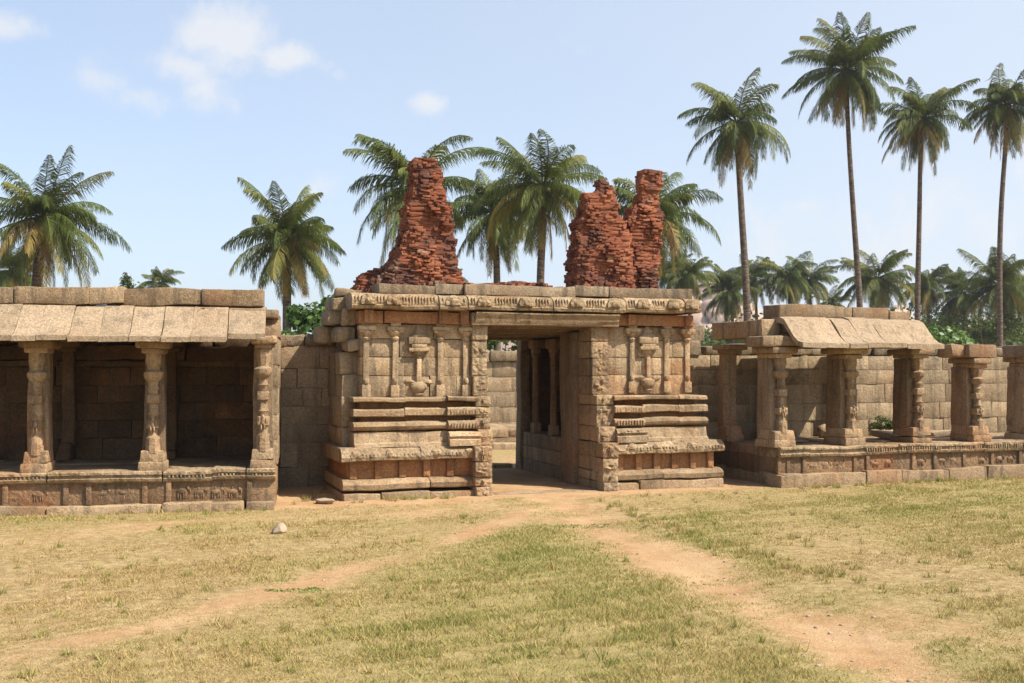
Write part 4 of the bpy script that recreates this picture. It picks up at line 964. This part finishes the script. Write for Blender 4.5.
palm('coconut_palm', trunk_at([(540, 272), (543, 230), (543, 186)], 38), rad_px(72, 38), 'big spreading coconut palm right in the pair showing between the brick stumps', 9, .16, .12)
palm('coconut_palm', trunk_at([(655, 285), (652, 250), (652, 214)], 40), rad_px(68, 40), 'coconut palm directly behind the slender moulded brick pillar', 10, .16, .12)
far = [((690, 330), (688, 275), 80, 30, 'small dark palm peering over the gateway\'s right cornice'),
       ((733, 340), (730, 290), 85, 30, 'narrow distant palm just left of the full crowned palm\'s trunk'),
       ((757, 340), (754, 278), 90, 28, 'distant upright palm just right of the full crowned palm\'s trunk'),
       ((790, 335), (788, 277), 85, 28, 'left palm of the twin crowns above the short eave'),
       ((812, 335), (808, 280), 90, 27, 'right palm of the twin crowns above the short eave'),
       ((878, 335), (877, 278), 75, 38, 'bushy low palm between the two tallest trunks above the eave'),
       ((929, 335), (926, 285), 85, 30, 'distant palm half hidden by the trunk at the eave\'s right end'),
       ((964, 340), (963, 293), 85, 30, 'dark distant palm over the bright green bush\'s right side'),
       ((1003, 340), (1001, 285), 70, 42, 'wide low palm behind the bent trunk at the right edge'),
       ((1026, 340), (1024, 290), 80, 34, 'distant palm cut by the right edge of the photo'),
       ((840, 335), (832, 303), 110, 18, 'tiny far palm between the twin crowns and the bushy low palm'),
       ((660, 335), (672, 272), 95, 24, 'far palm partly hidden by the slender brick pillar'),
       ((160, 330), (160, 283), 90, 22, 'small far palm peeking over the middle of the left parapet'),
       ((6, 330), (12, 270), 60, 34, 'low palm half hidden by the dense left edge palm'),
       ((440, 330), (447, 282), 80, 22, 'far palm low beside the tall brick stump\'s right foot'),
       ((1050, 340), (1046, 270), 75, 36, 'palm beyond the right side, only its frond tips in view')]
for i, (b, c, Y, r, lab) in enumerate(far[:-1]):
    palm('coconut_palm', trunk_at([b, ((b[0]+c[0])/2+1, (b[1]+c[1])/2), c], Y), rad_px(r*1.12, Y), lab, 20+i, .16, .12, nuts=False, crown=(1, 2, 3, 5, 7, 9)[i % 6])

# far trees, undergrowth and the boulder hill
def far_tree(loc, h, w, label, seed, mat='dull_leaf'):
    E_ = empty('broadleaf_tree', loc, 0, label, 'tree', 'broadleaf trees behind the walls'); st = MB(); f = MB(); g = random.Random(seed)
    tube(st, [(0, 0, -.1), (.1, 0, h*.35), (.05, 0, h*.7)], [.16, .12, .06], 7)
    for k in range(9):
        c = (g.uniform(-w, w)*.7, g.uniform(-w, w)*.5, h*g.uniform(.55, .95)); tube(st, [(.1, 0, h*.35), c], [.07, .02], 5); leaf_cluster(f, c, (w*.42, w*.4, h*.14), 260, .20, seed*17+k, shell=.4)
    st.build('trunk', 'twig', E_); f.build('crown', mat, E_, None)
x, y, z = px(135, 282, 70); far_tree((x, 70, 0), z+.3, 1.3, 'thin distant tree left of the small palm behind the left parapet', 3)
x, y, z = px(770, 318, 80); far_tree((x, 80, 0), z+.4, 3.0, 'dark round tree below the twin palms behind the right pavilion', 4)
x, y, z = px(945, 308, 90); far_tree((x, 90, 0), z+.6, 3.2, 'hazy green tree between the distant palms right of the eave', 5)
x, y, z = px(985, 318, 70); far_tree((x, 70, 0), z+.3, 3.0, 'bushy dark tree behind the bare pillar near the right edge', 6)
mb = MB(); g = np.random.default_rng(3)
for k in range(190):
    Y = g.uniform(75, 130); xx = g.uniform(600, 1080); x, _, z = px(xx, g.uniform(313, 336) if xx > 900 else (g.uniform(316, 336) if xx > 720 else g.uniform(328, 340)), Y)
    h = z; leaf_cluster(mb, (x, Y, h*.6), (2.2, 1.5, h*.5), 130, .45, 500+k, 0, .9, .4)
for k in range(70):
    Y = g.uniform(75, 120); x = g.uniform(-60, 10); leaf_cluster(mb, (x, Y, 1.6), (2.4, 1.5, 1.7), 110, .45, 800+k, 0, .9, .4)
o = mb.build('distant_undergrowth', 'dull_leaf', None, None); tag(o, 'mass of dark shrubs and scrub beyond the walls', 'undergrowth', kind='stuff')
mb = MB(); g = random.Random(8)
for k in range(150):
    xx = g.gauss(697, 30) if k < 90 else g.uniform(560, 1150); top = 292+abs(xx-697)*.55 if k < 90 else 322+10*math.sin(xx*.02)
    Y = g.uniform(430, 470); x, _, z = px(xx, g.uniform(top, max(top+6, 350)), Y); s = g.uniform(4, 9)
    mb.blob((x, Y+g.uniform(-8, 8), z), (s*1.1, s, s*g.uniform(.7, 1.2)), amp=.2, n=8)
mb.blob((74, 470, 0), (90, 30, 24), amp=.1, n=12); mb.blob((170, 500, 0), (200, 30, 17), amp=.1, n=12)
o = mb.build('hill', 'rock', None, 45); tag(o, 'far hill of pinkish bare boulders on the skyline', 'hill', kind='structure')

# ------------------------------------------------------------------ haze between here and the hill
def haze():
    mb = MB(); v = [(x, y, z) for x in (-1200, 1200) for y in (-60, 1200) for z in (-1.2, 60)]
    mb.add(np.array(v), [(0, 1, 3, 2), (4, 6, 7, 5), (0, 4, 5, 1), (2, 3, 7, 6), (0, 2, 6, 4), (1, 5, 7, 3)])
    b = NB('warm haze'); b.t.nodes.remove(b.t.nodes[0]) if False else None
    p = b.n('ShaderNodeVolumePrincipled'); p.inputs['Color'].default_value = (.95, .96, 1, 1); p.inputs['Density'].default_value = HAZE; p.inputs['Anisotropy'].default_value = .3
    b.l(p.outputs[0], b.out.inputs['Volume'])
    o = mb.build('haze', b.m, None, None); tag(o, 'thin pale haze filling the air towards the far hill', 'haze', kind='stuff')
HAZE = .00035
USE_HAZE = True
if USE_HAZE: haze()
